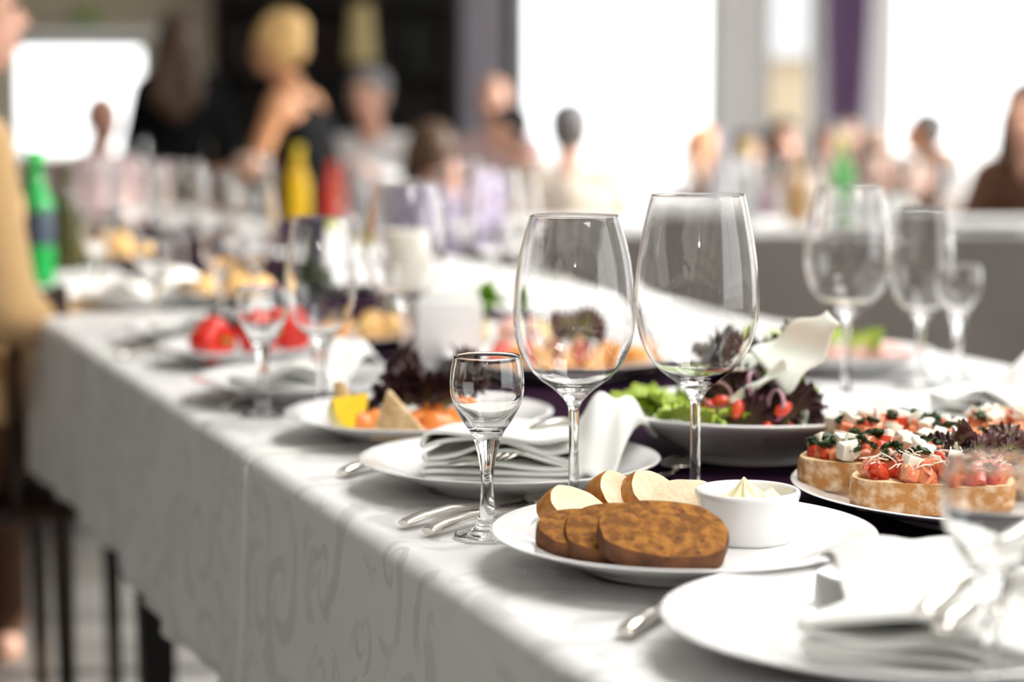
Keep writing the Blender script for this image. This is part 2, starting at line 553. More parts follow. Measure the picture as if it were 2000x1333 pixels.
lp.location.y = Y1 - 0.58
obj('lamp_base', MB().add(*lathe([(0, 0), (0.06, 0), (0.06, 0.015), (0.015, 0.03), (0.012, 0.44), (0, 0.44)], 24)).mesh('lamp_base', True, 40), M_dark, lp)
obj('lamp_shade', MB().add(*lathe([(0.085, 0.40), (0.06, 0.72), (0.057, 0.72), (0.082, 0.40)], 24)).mesh('lamp_shade', True, 40),
    mat('glowing_shade', (0.5, 0.4, 0.2), 0.8, emit=(0.5, 0.36, 0.14), estr=0.10), lp)
# ledge with a green plant over the low window
lg = obj('trim_1', boxmesh('trim_1', (-2.57, Y1 - 0.25, 1.575), (1.1, 0.34, 0.035), 0.005), M_white, kind='structure')

# potted plant on the ledge
def leafy(name, n, L, W, spread, seed, up=0.8):
    rnd = random.Random(seed)
    b = MB()
    for i in range(n):
        a = rnd.uniform(0, 2 * PI); t = rnd.uniform(0.2, 1) * spread
        d = Vector((math.cos(a) * math.sin(t), math.sin(a) * math.sin(t), math.cos(t) * up + 0.15)).normalized()
        l = L * rnd.uniform(0.6, 1.1)
        side = d.cross(Vector((0, 0, 1))).normalized() if abs(d.z) < 0.98 else Vector((1, 0, 0))
        pts = []
        for j in range(6):
            s = j / 5
            c = d * (l * s) + Vector((0, 0, -0.5 * l * s * s * math.sin(t)))
            w = W * math.sin(PI * min(1, 0.12 + 0.88 * s)) + 0.0008
            pts += [c - side * w, c + Vector((0, 0, -w * 0.3)), c + side * w]
        fs = []
        for j in range(5):
            for k in (0, 1):
                q = j * 3 + k
                fs.append((q, q + 1, q + 4, q + 3))
        b.add(pts, fs)
    return b.mesh(name, True)
pp = empty('potted_plant', (wall_x(178, Y1 - 0.28), Y1 - 0.28, 1.5935), label='bright green leafy plant in white pot above the low sunny window', cat='plant')
obj('pot', MB().add(*lathe([(0, 0), (0.06, 0), (0.075, 0.03), (0.07, 0.03), (0.06, 0.025), (0, 0.025)], 24)).mesh('pot', True, 40), M_porc, pp)
lf = leafy('leaf', 90, 0.14, 0.016, 1.5, 3)
fo = obj('foliage', lf, mat('lime_leaf', (0.30, 0.62, 0.03), 0.5, col2=(0.40, 0.72, 0.05), nscale=10, sss=0.6), pp, (0, 0, 0.02), kind='stuff')

# pendant lamp above and behind the photographer: the points of light in the glasses
pl = empty('pendant_lamp', (0.05, -1.6, 1.86), label='white pendant lamp hanging from the ceiling', cat='lamp')
obj('lamp_shade', MB().add(*lathe([(0.03, 0.16), (0.10, 0.10), (0.16, 0.02), (0.158, 0.02), (0.098, 0.098), (0.028, 0.157)], 32)).mesh('lamp_shade', True), M_porc, pl)
obj('lamp_cord', MB().add(*tube([(0, 0, 0.15), (0, 0, CEIL - 1.86)], 0.004)).mesh('lamp_cord', True, 40), M_dark, pl)
ld = bpy.data.lights.new('pendant_bulb', 'POINT')
ld.energy = 26
ld.shadow_soft_size = 0.035
ld.color = (1, 0.93, 0.86)
lo = bpy.data.objects.new('bulb', ld)
COL.objects.link(lo); lo.parent = pl; lo.location = (0, 0, 0.0)

M_diff = mat('glowing_fill_diffuser', (0.8, 0.8, 0.8), 0.6, emit=(1, 0.97, 0.93), estr=16)  # glowing panels out of view, added as fill for table tops and plate fronts
for (x, y, lab) in ((1.15, 1.15, 'added unseen fill light panel above the near end of long table'), (0.95, 3.2, 'added unseen fill light panel above the middle of long table'), (1.6, 6.6, 'added unseen fill light panel above the background table'), (1.9, -1.0, 'added unseen fill light panel behind and right of the photographer')):
    cl_ = empty('fill_panel', (x, y, CEIL), label=lab, cat='added fill light', group='added fill light panels')
    fm = MB()
    for c_, d_ in (((-.62, 0, -.03), (.04, 1.28, .06)), ((.62, 0, -.03), (.04, 1.28, .06)), ((0, -.62, -.03), (1.2, .04, .06)), ((0, .62, -.03), (1.2, .04, .06))): fm.box(c_, d_)
    obj('fill_panel_frame', fm.mesh('fill_panel_frame'), M_frame, cl_)
    obj('diffuser', boxmesh('diffuser', (0, 0, -.03), (1.2, 1.2, .02)), M_diff, cl_)

# ------------------------------------------------------------------ tables and cloths
def make_table(name, L, W, loc, rot, label, leg=0.07, drop=0.0):
    """wooden table; local y = length, origin at the middle of the floor under it"""
    t = empty(name, loc, rot, label=label, cat='table', group='wooden tables under the long cloths')
    obj('tabletop', boxmesh('tabletop', (0, 0, TZ - 0.025), (W, L, 0.03), 0.003), M_dark, t)
    obj('apron', boxmesh('apron', (0, 0, TZ - 0.08), (W - 0.16, L - 0.16, 0.08)), M_dark, t)
    for sx in (-1, 1):
        for sy in (-1, 1):
            x, y = sx * (W / 2 - 0.14), sy * (L / 2 - 0.10)
            v, f = [], []
            for z, h in ((0, leg * 0.36), (TZ - 0.041, leg * 0.5)):
                v += [(x - h, y - h, z), (x + h, y - h, z), (x + h, y + h, z), (x - h, y + h, z)]
            obj('leg', MB().add(v, [(0, 1, 5, 4), (1, 2, 6, 5), (2, 3, 7, 6), (3, 0, 4, 7), (3, 2, 1, 0), (4, 5, 6, 7)]).mesh('leg'), M_dark, t)
    return t
TW = 1.08
tspans = [(-0.53, 0.08), (0.10, 2.13), (2.34, 4.3), (4.32, 6.1)]
for i, (a, b) in enumerate(tspans):
    c = T((a + b) / 2, TW / 2)
    make_table('banquet_table', b - a, TW - 0.02, c, (0, 0, TROT), ['black wooden table nearest the camera under white damask', 'black wooden table whose leg shows below the cloth hem',
        'black wooden table further down the long row', 'black wooden table at the far end of the row'][i], leg=.035 if i == 2 else .07)

def cloth(u0, u1, label, seed, drop=0.25, over=0.012, fine=1.0):
    rnd = random.Random(seed)
    root = obj('tablecloth', None, loc=(0, 0, 0), label=label, cat='tablecloth', group='ivory damask cloths on the long table')
    ph = [rnd.uniform(0, 6.28) for _ in range(6)]
    prof = []        # (v, z, arc, dropfrac, side)
    R = 0.016
    for i in range(15):
        q = 1 - i / 14
        prof.append((-over - R * 0.2, TZ - R - q * (drop - R), q, -1))
    for i in range(1, 8):
        a = i / 7 * PI / 2
        prof.append((-over - R * 0.2 + R * (1 - math.cos(a)), TZ - R + R * math.sin(a), 0, -1))
    for i in range(1, 26):
        prof.append((-over + R * 0.8 + (TW + 2 * over - 1.6 * R) * i / 25, TZ, 0, 0))
    for i in range(1, 8):
        a = i / 7 * PI / 2
        prof.append((TW + over + R * 0.2 - R + R * math.sin(a), TZ - R + R * math.cos(a), 0, 1))
    for i in range(1, 9):
        q = i / 8
        prof.append((TW + over + R * 0.2, TZ - R - q * (drop - R), q, 1))
    nu = max(8, int((u1 - u0) / 0.015))
    v, f, uv = [], [], []
    np_ = len(prof)
    for i in range(nu + 1):
        u = u0 + (u1 - u0) * i / nu
        arc, last = 0, None
        for (vv, z, q, sd) in prof:
            if last: arc += math.hypot(vv - last[0], z - last[1])
            last = (vv, z)
            w = 0
            if sd:
                s = u + 0.55 * q * (u1 - u0) * 0.35 * (1 if (u - u0) > (u1 - u0) / 2 else -1)
                endf = min(1, min(u - u0, u1 - u) / 0.12)
                w = q * (endf * (0.006 * math.sin(s * 13 + ph[0]) + 0.005 * math.sin(s * 29 + ph[1]) + 0.003 * math.sin(s * 53 + q * 3 + ph[2])) + 0.012)
                # swags pulled towards the ends of the cloth
                e = min(u - u0, u1 - u) / 0.25
                if e < 1: w += q * endf * (1 - e) ** 2 * 0.010 * math.sin(e * 9 + q * 4 + ph[3])
            dz = 0.0006 * math.sin(u * 23 + vv * 17 + ph[4]) * math.sin(vv * 29 + ph[5]) if sd == 0 else (-0.003 * q * math.sin(u * 5 + ph[5]))
            v.append(T(u, vv + sd * w, z + dz))
            uv.append((u, arc))
    for i in range(nu):
        for j in range(np_ - 1):
            k = i * np_ + j
            f.append((k, k + 1, k + np_ + 1, k + np_))
    o = obj('cloth', mesh('cloth', v, f, uv=uv), M_cloth, root)
    s = o.modifiers.new('s', 'SOLIDIFY'); s.thickness = 0.0012; s.offset = -1
    # hems: rolled seams along the two cut ends and the bottom
    def seam(ids, r=0.0036):
        b = MB().add(*tube([Vector(v[i]) for i in ids], r, 6))
        obj('hem', b.mesh('hem', True), M_hem, root)
    seam(range(0, np_))
    seam(range(nu * np_, nu * np_ + np_))
    seam([i * np_ for i in range(0, nu + 1)], 0.0015)
    seam([i * np_ + np_ - 1 for i in range(0, nu + 1, 2)], 0.0015)
    return root
cuts = [-0.55, 0.672, 1.568, 2.50, 3.45, 4.4, 5.3, 6.13]
clab = ['ivory damask tablecloth on the near end of long table, in sharp focus', 'ivory tablecloth second along the table, beyond the first pale vertical seam',
        'ivory tablecloth third along the long table, beyond the second seam', 'fourth ivory tablecloth of the long table, beside green bottle',
        'fifth ivory tablecloth of the long table, blurred in the distance', 'sixth ivory tablecloth of the long table, far behind green bottle', 'last ivory tablecloth at the far end of long table']
for i in range(7):
    cloth(cuts[i] + 0.0015, cuts[i + 1] - 0.0015, clab[i], 10 + i)
# plum runner down the middle
v, f = [], []
rn = 120
for i in range(rn + 1):
    u = -0.54 + 6.66 * i / rn
    for j in range(13):
        w = 0.285 + 0.44 * j / 12
        v.append(T(u, w, TZ + 0.0025 + 0.0004 * math.sin(u * 11 + w * 9)))
for i in range(rn):
    for j in range(12):
        k = i * 13 + j
        f.append((k, k + 13, k + 14, k + 1))
ro = obj('table_runner', mesh('table_runner', v, f), M_runner, label='dark plum runner down the middle of the long white table', cat='table runner')
s = ro.modifiers.new('s', 'SOLIDIFY'); s.thickness = 0.0012; s.offset = -1
TOP = TZ + 0.0014               # what stands on the cloth stands here
TOPR = TZ + 0.0034              # ... and on the runner

# second table behind on the right, cloth to the floor
S0 = Vector((-0.05, 5.62, 0)); SLEN, SDEP = 3.3, 0.95
make_table('banquet_table', SLEN - 0.04, SDEP - 0.04, (S0.x + SLEN / 2, S0.y + SDEP / 2, 0), (0, 0, PI / 2), 'wooden table hidden under taupe floor-length cloth in the background')
v, f = [], []
per = []
R = 0.05
for i in range(60): per.append((i / 60 * SLEN, 0.0, 0, -1))
for i in range(18): per.append((SLEN, i / 18 * SDEP, 1, 0))
for i in range(60): per.append((SLEN - i / 60 * SLEN, SDEP, 0, 1))
for i in range(18): per.append((0.0, SDEP - i / 18 * SDEP, -1, 0))
levels = [(TZ, -0.012), (TZ - 0.004, -0.002), (TZ - 0.012, 0.0), (0.55, 0.012), (0.35, 0.022), (0.15, 0.03), (0.012, 0.034)]
for z, out in levels:
    for k, (x, y, nx, ny) in enumerate(per):
        w = out + max(0, (TZ - z)) * 0.05 * math.sin(k * 0.9) * (1 if z < 0.7 else 0)
        v.append((S0.x + x + nx * w, S0.y + y + ny * w, z))
npx = len(per)
for j in range(len(levels) - 1):
    for k in range(npx):
        f.append((j * npx + k, (j + 1) * npx + k, (j + 1) * npx + (k + 1) % npx, j * npx + (k + 1) % npx))
f.append(tuple(range(npx)))
o = obj('tablecloth', mesh('tablecloth', v, f, angle=60), M_cloth2, label='taupe floor-length tablecloth on the background table at right', cat='tablecloth')
tc2 = obj('table_runner', boxmesh('table_runner', (S0.x + SLEN / 2, S0.y + SDEP / 2, TZ + 0.0015), (SLEN - 0.04, SDEP - 0.02, 0.002)), mat('white_overlay', (0.8, 0.8, 0.8), 0.8),
    label='white overlay cloth on top of the taupe background table', cat='tablecloth')

# ------------------------------------------------------------------ tableware
def plate_me(R, h=0.0265, seg=96):
    p = [(0, .0035), (.50 * R, .0035), (.505 * R, .0005), (.515 * R, 0), (.535 * R, 0), (.545 * R, .0008), (.565 * R, .005), (.72 * R, h * .42), (.88 * R, h * .72), (.985 * R, h * .93), (.998 * R, h * .96), (R, h * .98), (.997 * R, h), (.985 * R, h * 1.005),
         (.93 * R, h * .92), (.80 * R, h * .66), (.70 * R, h * .47), (.64 * R, h * .38), (.58 * R, h * .345), (.4 * R, h * .33), (0, h * .33)]
    return MB().add(*lathe(p, seg)).mesh('plate', True, 50)
PLATE = plate_me(0.132)
PLATE_B = plate_me(0.138)
PLATE_L = plate_me(0.169)
PLATE_S = plate_me(0.108, 0.022, 64)
def plate(me, px, py, label, loc=None, group='white plates on the long table', rim=0.0255, on=TOP):
    p = at(px, py, TZ + rim) if loc is None else Vector(loc)
    return obj('plate', me, M_porc, None, (p.x, p.y, on), label=label, cat='plate', group=group)

def glass_prof(pts, inner, n=6):
    """outer points from the foot centre up to the rim, then inner points down to the bowl floor"""
    o = smooth_pts([(r, z, 0) for r, z in pts], n)
    i = smooth_pts([(r, z, 0) for r, z in inner], n)
    return [(max(p.x, 0), p.y) for p in o] + [(max(p.x, 0), p.y) for p in i]
def wine_me(name, H, R, rim, zb, base, seg=72, t=0.0011):
    q = [(.00, .11), (.045, .31), (.124, .62), (.235, .865), (.40, 1.0), (.594, .985), (.787, .905), (1.0, None)]
    L = H - zb
    outer = [(zb + a * L, (b if b is not None else rim / R) * R) for a, b in q]
    foot = [(0, 0), (base * .985, 0), (base, .0012), (base * .96, .0024), (base * .45, .0045), (base * .2, .009), (.0048, .020), (.0040, zb * .5), (.0042, zb * .82), (.0055, zb * .95)]
    op = [(r, z) for r, z in foot[:4]] + [(p.x, p.y) for p in smooth_pts([(r, z, 0) for r, z in foot[3:] + [(b, a) for a, b in outer[1:]]], 5)][1:]
    inn = [(outer[-1][1] - .0006, H)] + [(max(b - t, 0.002), a + (0.003 if k < 2 else 0.0)) for k, (a, b) in list(enumerate(outer))[-2:0:-1]] + [(0.010 * R / .049, zb + .0075), (0, zb + .0065)]
    ip = [(max(p.x, 0), p.y) for p in smooth_pts([(r, z, 0) for r, z in inn], 5)]
    rr = outer[-1][1]
    op = op[:-1] + [(rr + .00008, H - .0012), (rr, H - .0004), (rr - .0001, H - .0001), (rr - .0003, H)]
    ip = [(rr - .0005, H - .0001), (rr - .0006, H - .0004), (rr - .00055, H - .0012)] + ip[1:]
    ip[-1] = (0, ip[-1][1])
    op = [(0, 0), (base * .5, 0), (base * .93, 0)] + op[1:]
    return MB().add(*lathe(op + ip, seg)).mesh(name, True)
def small_me(seg=64):
    s = .1404 / 361
    z = lambda y: (1058 - y) * s
    r = lambda h: h * .0287 / 74
    out = [(r(64), .0024), (r(40), .0035), (r(24), .0085), (r(17), z(1015)), (r(13.5), z(980)), (r(12.5), z(940)), (r(17), z(905)), (r(24), z(875)), (r(33), z(850)), (r(50), z(825)), (r(66), z(795)), (r(73.5), z(765)), (r(72), z(730)), (r(66), z(697))]
    op = [(0, 0), (r(65), 0), (r(66), .0012)] + [(p.x, p.y) for p in smooth_pts([(a, b, 0) for a, b in out], 5)]
    t = .0013
    inn = [(r(66) - t, z(697)), (r(72) - t, z(730)), (r(73.5) - t, z(765)), (r(66) - t * 1.2, z(795)), (r(48) - t * 1.3, z(823)), (r(26), z(842)), (0, z(848))]
    ip = [(max(p.x, 0), p.y) for p in smooth_pts([(a, b, 0) for a, b in inn], 5)]
    ip[-1] = (0, ip[-1][1])
    rr, H = r(66), z(697)
    op = [(0, 0), (r(35), 0), (r(61), 0)] + op[1:-1] + [(rr + .0002, H - .0012), (rr, H - .0004), (rr - .0001, H - .0001), (rr - .0005, H)]
    ip = [(rr - .0009, H - .0001), (rr - .001, H - .0004), (rr - .001, H - .0012)] + ip[1:]
    return MB().add(*lathe(op + ip, seg)).mesh('cordial_glass', True)
WINE_L = wine_me('wine_glass', .2434, .0489, .0355, .096, .036)
WINE_R = wine_me('wine_glass', .2576, .0499, .0378, .0972, .037)
WINE_T = wine_me('wine_glass', .215, .038, .029, .078, .033)
SMALL = small_me()
def glass(name, me, px, d, label, group, z=TOP, X=None):
    p = ad(px, 500, d)
    return obj(name, me, M_glass, None, (p.x if X is None else X, d, z), label=label, cat='glass', group=group)
GW, GS = 'wine glasses on the long table', 'cordial glasses on the long table'
glass('wine_glass', WINE_L, 1122, 1.592, 'empty tall wine glass in sharp focus, left of the focused pair', GW)
glass('wine_glass', WINE_R, 1362, 1.605, 'larger empty wine glass in sharp focus, right of the focused pair behind butter', GW, TOPR)
glass('cordial_glass', SMALL, 951, 1.512, 'small sharp stemmed cordial glass in front of the folded napkin', GS)
glass('cordial_glass', SMALL, 1957, 1.045, 'blurred cordial glass at the near right corner of the picture', GS)
glass('cordial_glass', SMALL, 510, 2.15, 'blurred cordial glass left of the fish plate', GS)
glass('wine_glass', WINE_T, 625, 2.155, 'slim wine glass behind the lemon wedge plate', GW)
glass('wine_glass', WINE_L, 790, 2.40, 'large blurred wine glass in front of the white candle', GW)
glass('wine_glass', WINE_L, 1657, 2.25, 'large blurred wine glass behind the cream cheese shards', GW, TOPR)
glass('wine_glass', WINE_T, 1802, 2.40, 'blurred wine glass between a large one and a cordial glass at right', GW)
glass('cordial_glass', SMALL, 1875, 2.47, 'blurred cordial glass at the far right edge of table', GS)
for i, (px, d, me, lab) in enumerate(((500, 3.25, WINE_T, 'wine glass left of purple flowers'), (965, 3.15, WINE_L, 'wine glass between candle and left focused glass'),
        (268, 3.95, WINE_L, 'wine glass far left, nearest the green bottle'), (360, 3.75, WINE_L, 'wine glass before the woman in black, left one'),
        (428, 4.05, WINE_T, 'wine glass before the woman in black, right one'), (180, 4.35, WINE_L, 'wine glass behind the dark olive bottle'),
        (495, 4.6, WINE_L, 'far wine glass below the blonde woman'), (330, 5.1, WINE_T, 'far wine glass at the end of the long table'),
        (690, 4.5, WINE_T, 'far wine glass behind red bottle and flowers'), (900, 3.9, WINE_L, 'wine glass left of the man in white shirt'), (1015, 3.6, WINE_T, 'wine glass just behind left focused glass'))):
    glass('wine_glass', me, px, d, 'blurred ' + lab, GW)
for i, (px, d, lab) in enumerate(((190, 3.55, 'left of bread plate in distance'), (300, 3.0, 'beside the far napkin plates at left'), (430, 3.1, 'behind the red pepper plate'), (735, 3.3, 'right of purple flowers'))):
    glass('cordial_glass', SMALL, px, d, 'blurred cordial glass ' + lab, GS)

# --- cutlery (local x = from handle end to tip)
def strip(pts, W, H, seg=14):
    return tube(pts, W, seg, [h / w for h, w in zip(H, W)])
def cutlery(kind, loc, rot, label, group='steel cutlery on the long table'):
    r = empty(kind, loc, rot, label=label, cat=kind, group=group)
    if kind == 'knife':
        xs = [0, .004, .02, .05, .09, .105]
        h = [(x, 0, .0065 + .0048 * math.sin(min(1, x / .1) * PI)) for x in xs]
        obj('handle', MB().add(*strip(h, [.0062, .0068, .0070, .0064, .0054, .005], [.0026, .0032, .0034, .0032, .0028, .0026])).mesh('handle', True, 60), M_steel, r)
        b = MB().add(*strip([(.100, 0, .0085), (.12, 0, .0075), (.16, .001, .0075), (.195, .001, .0075), (.21, -.003, .0075), (.216, -.006, .0075)], [.005, .0085, .0105, .010, .006, .001], [.0022, .0012, .0010, .0009, .0008, .0006], 10))
        obj('blade', b.mesh('blade', True, 60), M_steel, r)
    elif kind == 'fork':
        h = [(0, 0, .0065), (.004, 0, .0072), (.02, 0, .0094), (.05, 0, .0108), (.09, 0, .0085), (.12, 0, .005), (.135, 0, .0055), (.148, 0, .007), (.156, 0, .009)]
        obj('handle', MB().add(*strip(h, [.0062, .0068, .0070, .006, .0038, .0036, .009, .0125, .0122], [.0028, .004, .0042, .0036, .0026, .002, .0016, .0014, .0013])).mesh('handle', True, 60), M_steel, r)
        for i in range(4):
            y = (i - 1.5) * .0068
            obj('tine', MB().add(*strip([(.152, y * .95, .0088), (.165, y, .0105), (.185, y * 1.02, .0115), (.200, y, .0105)], [.0020, .0019, .0016, .0006], [.0012, .0011, .001, .0005], 8)).mesh('tine', True), M_steel, r)
    else:
        h = [(0, 0, .0065), (.004, 0, .0072), (.02, 0, .0094), (.05, 0, .0108), (.09, 0, .0085), (.12, 0, .0055), (.135, 0, .0068)]
        obj('handle', MB().add(*strip(h, [.0062, .0068, .0070, .006, .0042, .0034, .004], [.0028, .004, .0042, .0036, .0026, .002, .0014])).mesh('handle', True, 60), M_steel, r)
        v, f = lathe([(0, .0008), (.4, .0022), (.75, .0055), (1.0, .0098), (1.0, .0112), (.97, .0112), (.72, .0068), (.38, .0035), (0, .0022)], 32)
        obj('bowl', MB().add([(.158 + p[0] * .026, p[1] * .018, p[2]) for p in v], f).mesh('bowl', True), M_steel, r)
    return r
def lay(kind, a, b, label, z=TOP):
    p, q = at(*a, TZ), at(*b, TZ)
    return cutlery(kind, (p.x, p.y, z - 0.0026), (0, 0, math.atan2(q.y - p.y, q.x - p.x)), label)
lay('knife', (788, 1036), (1030, 985), 'steel knife lying beside small glass, longer curved handle in focus')
lay('spoon', (836, 1052), (1075, 990), 'steel spoon with curved handle lying nearest the small glass foot')
lay('fork', (668, 936), (760, 912), 'steel fork handle peeping out left of napkin plate')
lay('spoon', (1220, 1253), (1310, 1205), 'steel spoon handle peeping out left of the nearest plate')
sp_ = lay('spoon', (1230, 988), (1330, 928), 'steel spoon on plum runner behind white bread', TOPR)
lay('knife', (440, 805), (560, 775), 'blurred steel knife at table edge beside second napkin plate')
lay('fork', (232, 705), (330, 690), 'blurred steel fork far along the table edge')

# --- place settings: plates on the near side
P0 = at(1752, 1205, TZ + .0255)
def_plates = [(PLATE_B, 1741, 1205, 'white plate nearest the camera holding napkin and fork'),
              (PLATE, 995, 896, 'white plate with folded napkin behind the cordial glass'),
              (PLATE, 598, 737, 'blurred white plate with napkin second along the edge'),
              (PLATE, 412, 637, 'blurred white plate with napkin third along the edge'),
              (PLATE, 255, 570, 'blurred white plate with napkin fourth along the edge')]
PL = [plate(*d) for d in def_plates]
bread_plate = plate(PLATE_B, 1334, 1043, 'white plate of bread slices and butter dish in focus', on=TOPR)
fish_plate = plate(plate_me(.136), 818, 806, 'white plate of smoked salmon, toast triangles and lemon')
brus_plate = plate(PLATE_L, 1957, 953, 'large white plate loaded with tomato toasts', on=TOPR)
far_plate = plate(PLATE, 2003, 793, 'white plate with napkin on the far side, behind tomato toasts')
ham_plate = plate(plate_me(.122), 1636, 687, 'white plate of ham and greens behind right wine glasses', on=TOPR)
salmon_plate = plate(plate_me(.150), 1098, 697, 'white platter of orange appetisers behind the left focused wine glass', on=TOPR)
red_plate = plate(plate_me(.112), 470, 674, 'white plate of red peppers and dark lettuce at left')
tom_plate = plate(PLATE_S, 705, 644, 'small white plate of rolls and tomato in mid distance')
fruit_plate = plate(plate_me(.125), 962, 652, 'white plate of cheese, ham and parsley behind napkin holder', on=TOPR)
roll_plate = plate(plate_me(.12), 440, 566, 'blurred white plate of golden rolls left of flowers')
roll_plate2 = plate(plate_me(.12), 228, 497, 'far blurred white plate of golden rolls behind olive bottle')
white_plate3 = plate(plate_me(.13), 690, 545, 'blurred white empty plate right of purple flowers')

# wide salad bowl
BR = .137
bp = [(0, .004), (.058, .004), (.059, 0), (.064, 0), (.066, .004), (.072, .010), (.095, .024), (.118, .036), (.132, .0425), (BR, .046), (BR + .0008, .0475), (BR - .001, .049),
      (.130, .0465), (.112, .038), (.09, .027), (.07, .017), (.055, .012), (.03, .0105), (0, .010)]
SB = ad(1467, 807, 1.875)
bowl = obj('salad_bowl', MB().add(*lathe(bp, 96)).mesh('salad_bowl', True, 55), M_porc, None, (SB.x, SB.y, TOPR), label='wide shallow white bowl of mixed salad behind the right wine glass', cat='bowl')

# ramekin and butter
RK = Vector((.1735, 1.449, TOPR + .0089))
rp = [(0, .001), (.030, .001), (.0312, 0), (.0325, .0005), (.0335, .003), (.0352, .018), (.0372, .030), (.0385, .0335), (.0387, .0365), (.0375, .038), (.0352, .038), (.0340, .036), (.0325, .02), (.030, .0075), (.026, .0055), (0, .005)]
obj('ramekin', MB().add(*lathe(rp, 96)).mesh('ramekin', True, 60), M_porc, None, RK, label='small white round dish holding butter on the bread plate', cat='dish')
M_butter = mat('pale_butter', (0.93, 0.85, 0.52), 0.35, sss=0.2, col2=(0.94, 0.88, 0.62), nscale=60)
bu = empty('butter', RK + Vector((0, .002, .0235)), label='piped pale yellow butter rosette in the white dish', cat='butter')
obj('butter_bed', MB().add(*lathe([(0, 0), (.0275, 0), (.0315, .003), (.030, .006), (.02, .0078), (0, .0085)], 48, lambda r, z, a: r * (1 + .03 * math.sin(a * 5 + z * 300)))).mesh('butter_bed', True), M_butter, bu)
def rosette(h, r):
    return MB().add(*lathe([(0, .0), (r, 0.0), (r * 1.02, h * .12), (r * .86, h * .28), (r * .66, h * .42), (r * .42, h * .6), (r * .2, h * .8), (r * .06, h * .97), (0, h)], 64,
        lambda rr, z, a: rr * (1 + .17 * math.cos(a * 8 + z * 90)))).mesh('rosette', True)
obj('rosette', rosette(.018, .0135), M_butter, bu, (-.0015, -.004, .006), (0.05, -.1, 0))
obj('rosette', rosette(.009, .010), M_butter, bu, (.017, -.002, .006), (0, .3, 1))

# --- folded napkins
def napkin_me(seed, W=.125, L=.165, layers=7):
    rnd = random.Random(seed)
    path = []
    z = .002
    for k in range(layers):
        ph = rnd.uniform(0, 6)
        sgn = 1 if k % 2 == 0 else -1
        w = W * (1 - .05 * rnd.random())
        amp = .0012 * k
        for i in range(15):
            a = i / 14
            x = sgn * (a - .5) * w
            path.append((x, z + amp * math.sin(a * 6 + ph) + .0018 * k * math.sin(PI * (x / W + .5)) * (.6 + .4 * math.sin(x * 60 + 1))))
        if k < layers - 1:
            for i in range(1, 5):
                t = i / 5 * PI
                path.append((sgn * (w / 2 + .0035 * math.sin(t)), z + .0027 * (1 - math.cos(t))))
        z += .0054
    v, f, = [], []
    nl = 22
    for j in range(nl + 1):
        s = j / nl
        for i, (x, zz) in enumerate(path):
            lift = 0
            v.append((x * (1 - .12 * s) + .012 * s * s, s * L, zz * (1 - .3 * s) + .0012 * math.sin(s * 9 + x * 40) * s))
    n = len(path)
    for j in range(nl):
        for i in range(n - 1):
            k = j * n + i
            f.append((k, k + 1, k + n + 1, k + n))
    return mesh('napkin', v, f)
def flap_me(W, L, H, seed):
    v, f = [], []
    nu, nv = 16, 24
    for j in range(nv + 1):
        s = j / nv
        for i in range(nu + 1):
            a = i / nu - .5
            z = H * math.sin(PI * min(1, s * .8)) ** 1.2 * (1 - (2 * a) ** 2 * .35) + .004 * math.sin(a * 12 + s * 5 + seed)
            v.append((a * W * (1 + .1 * s), s * L, z))
    for j in range(nv):
        for i in range(nu):
            k = j * (nu + 1) + i
            f.append((k, k + 1, k + nu + 2, k + nu + 1))
    return mesh('flap', v, f)
NAP, NAP2 = napkin_me(4), napkin_me(9, .11, .16, 5)
FLAP = flap_me(.055, .12, .055, 1)
def napkin(loc, rot, label, me=NAP, flap=None, sc=1.0):
    r = empty('napkin', loc, (0, 0, rot), label=label, cat='napkin', group='white cloth napkins on plates')
    r.scale = (sc,) * 3
    o = obj('folded_cloth', me, M_napkin, r)
    s = o.modifiers.new('s', 'SOLIDIFY'); s.thickness = .0034; s.offset = 0
    if flap:
        for (fx, fy, fz, fr, fs) in flap:
            o = obj('flap', FLAP, M_napkin, r, (fx, fy, fz), (0, 0, fr), scale=fs)
            s = o.modifiers.new('s', 'SOLIDIFY'); s.thickness = .0018; s.offset = 0
    return r
PH = .0095
c = PL[1].location
npk = at(970, 945, TOP + PH)
napkin((npk.x, npk.y, TOP + PH + .001), -0.12, 'white napkin folded in wavy layers behind cordial glass', NAP, [(.072, .03, .0, -.25, (1.0, 1, 1.15))])
# knife and fork on that napkin
cutlery('knife', (c.x + .052, c.y + .112, TOP + .034), (0, .05, math.radians(-118)), 'steel knife on the folded napkin, blade towards the viewer')
cutlery('fork', (c.x + .10, c.y + .105, TOP + .034), (0, .05, math.radians(-124)), 'steel fork on the folded napkin next to the knife')
c = PL[0].location
napkin((c.x + .005, c.y - .085, TOP + PH + .001), -.5, 'large white napkin folded on the plate nearest camera', napkin_me(5, .15, .19, 5), [(-.021, .080, .010, .45, (1.8, 1.1, .62))])
cutlery('knife', (c.x + .0, c.y - .09, TOP + .042), (0, -.10, math.radians(52)), 'blurred steel knife resting on nearest napkin')
cutlery('fork', (c.x + .005, c.y - .115, TOP + .04), (0, -.10, math.radians(50)), 'blurred steel fork resting on nearest napkin')
for i, (k, lab) in enumerate(((2, 'blurred white napkin on the second plate along edge'), (3, 'blurred white napkin on the third plate along edge'), (4, 'blurred white napkin on the fourth plate along edge'))):
    c = PL[k].location
    napkin((c.x - .02, c.y - .075, TOP + PH + .001), .1 - .2 * i, lab, NAP2, [(.045, .03, .006, -.4, (1.0, 1, .9))])
c = far_plate.location
napkin((c.x - .07, c.y - .06, TOP + PH + .001), -1.1, 'white napkin heaped on far plate behind tomato toasts', NAP2, [(.01, .03, .014, .3, (1.3, 1, .9)), (-.035, .05, .014, -.2, (1, .9, .6))], 1.15)

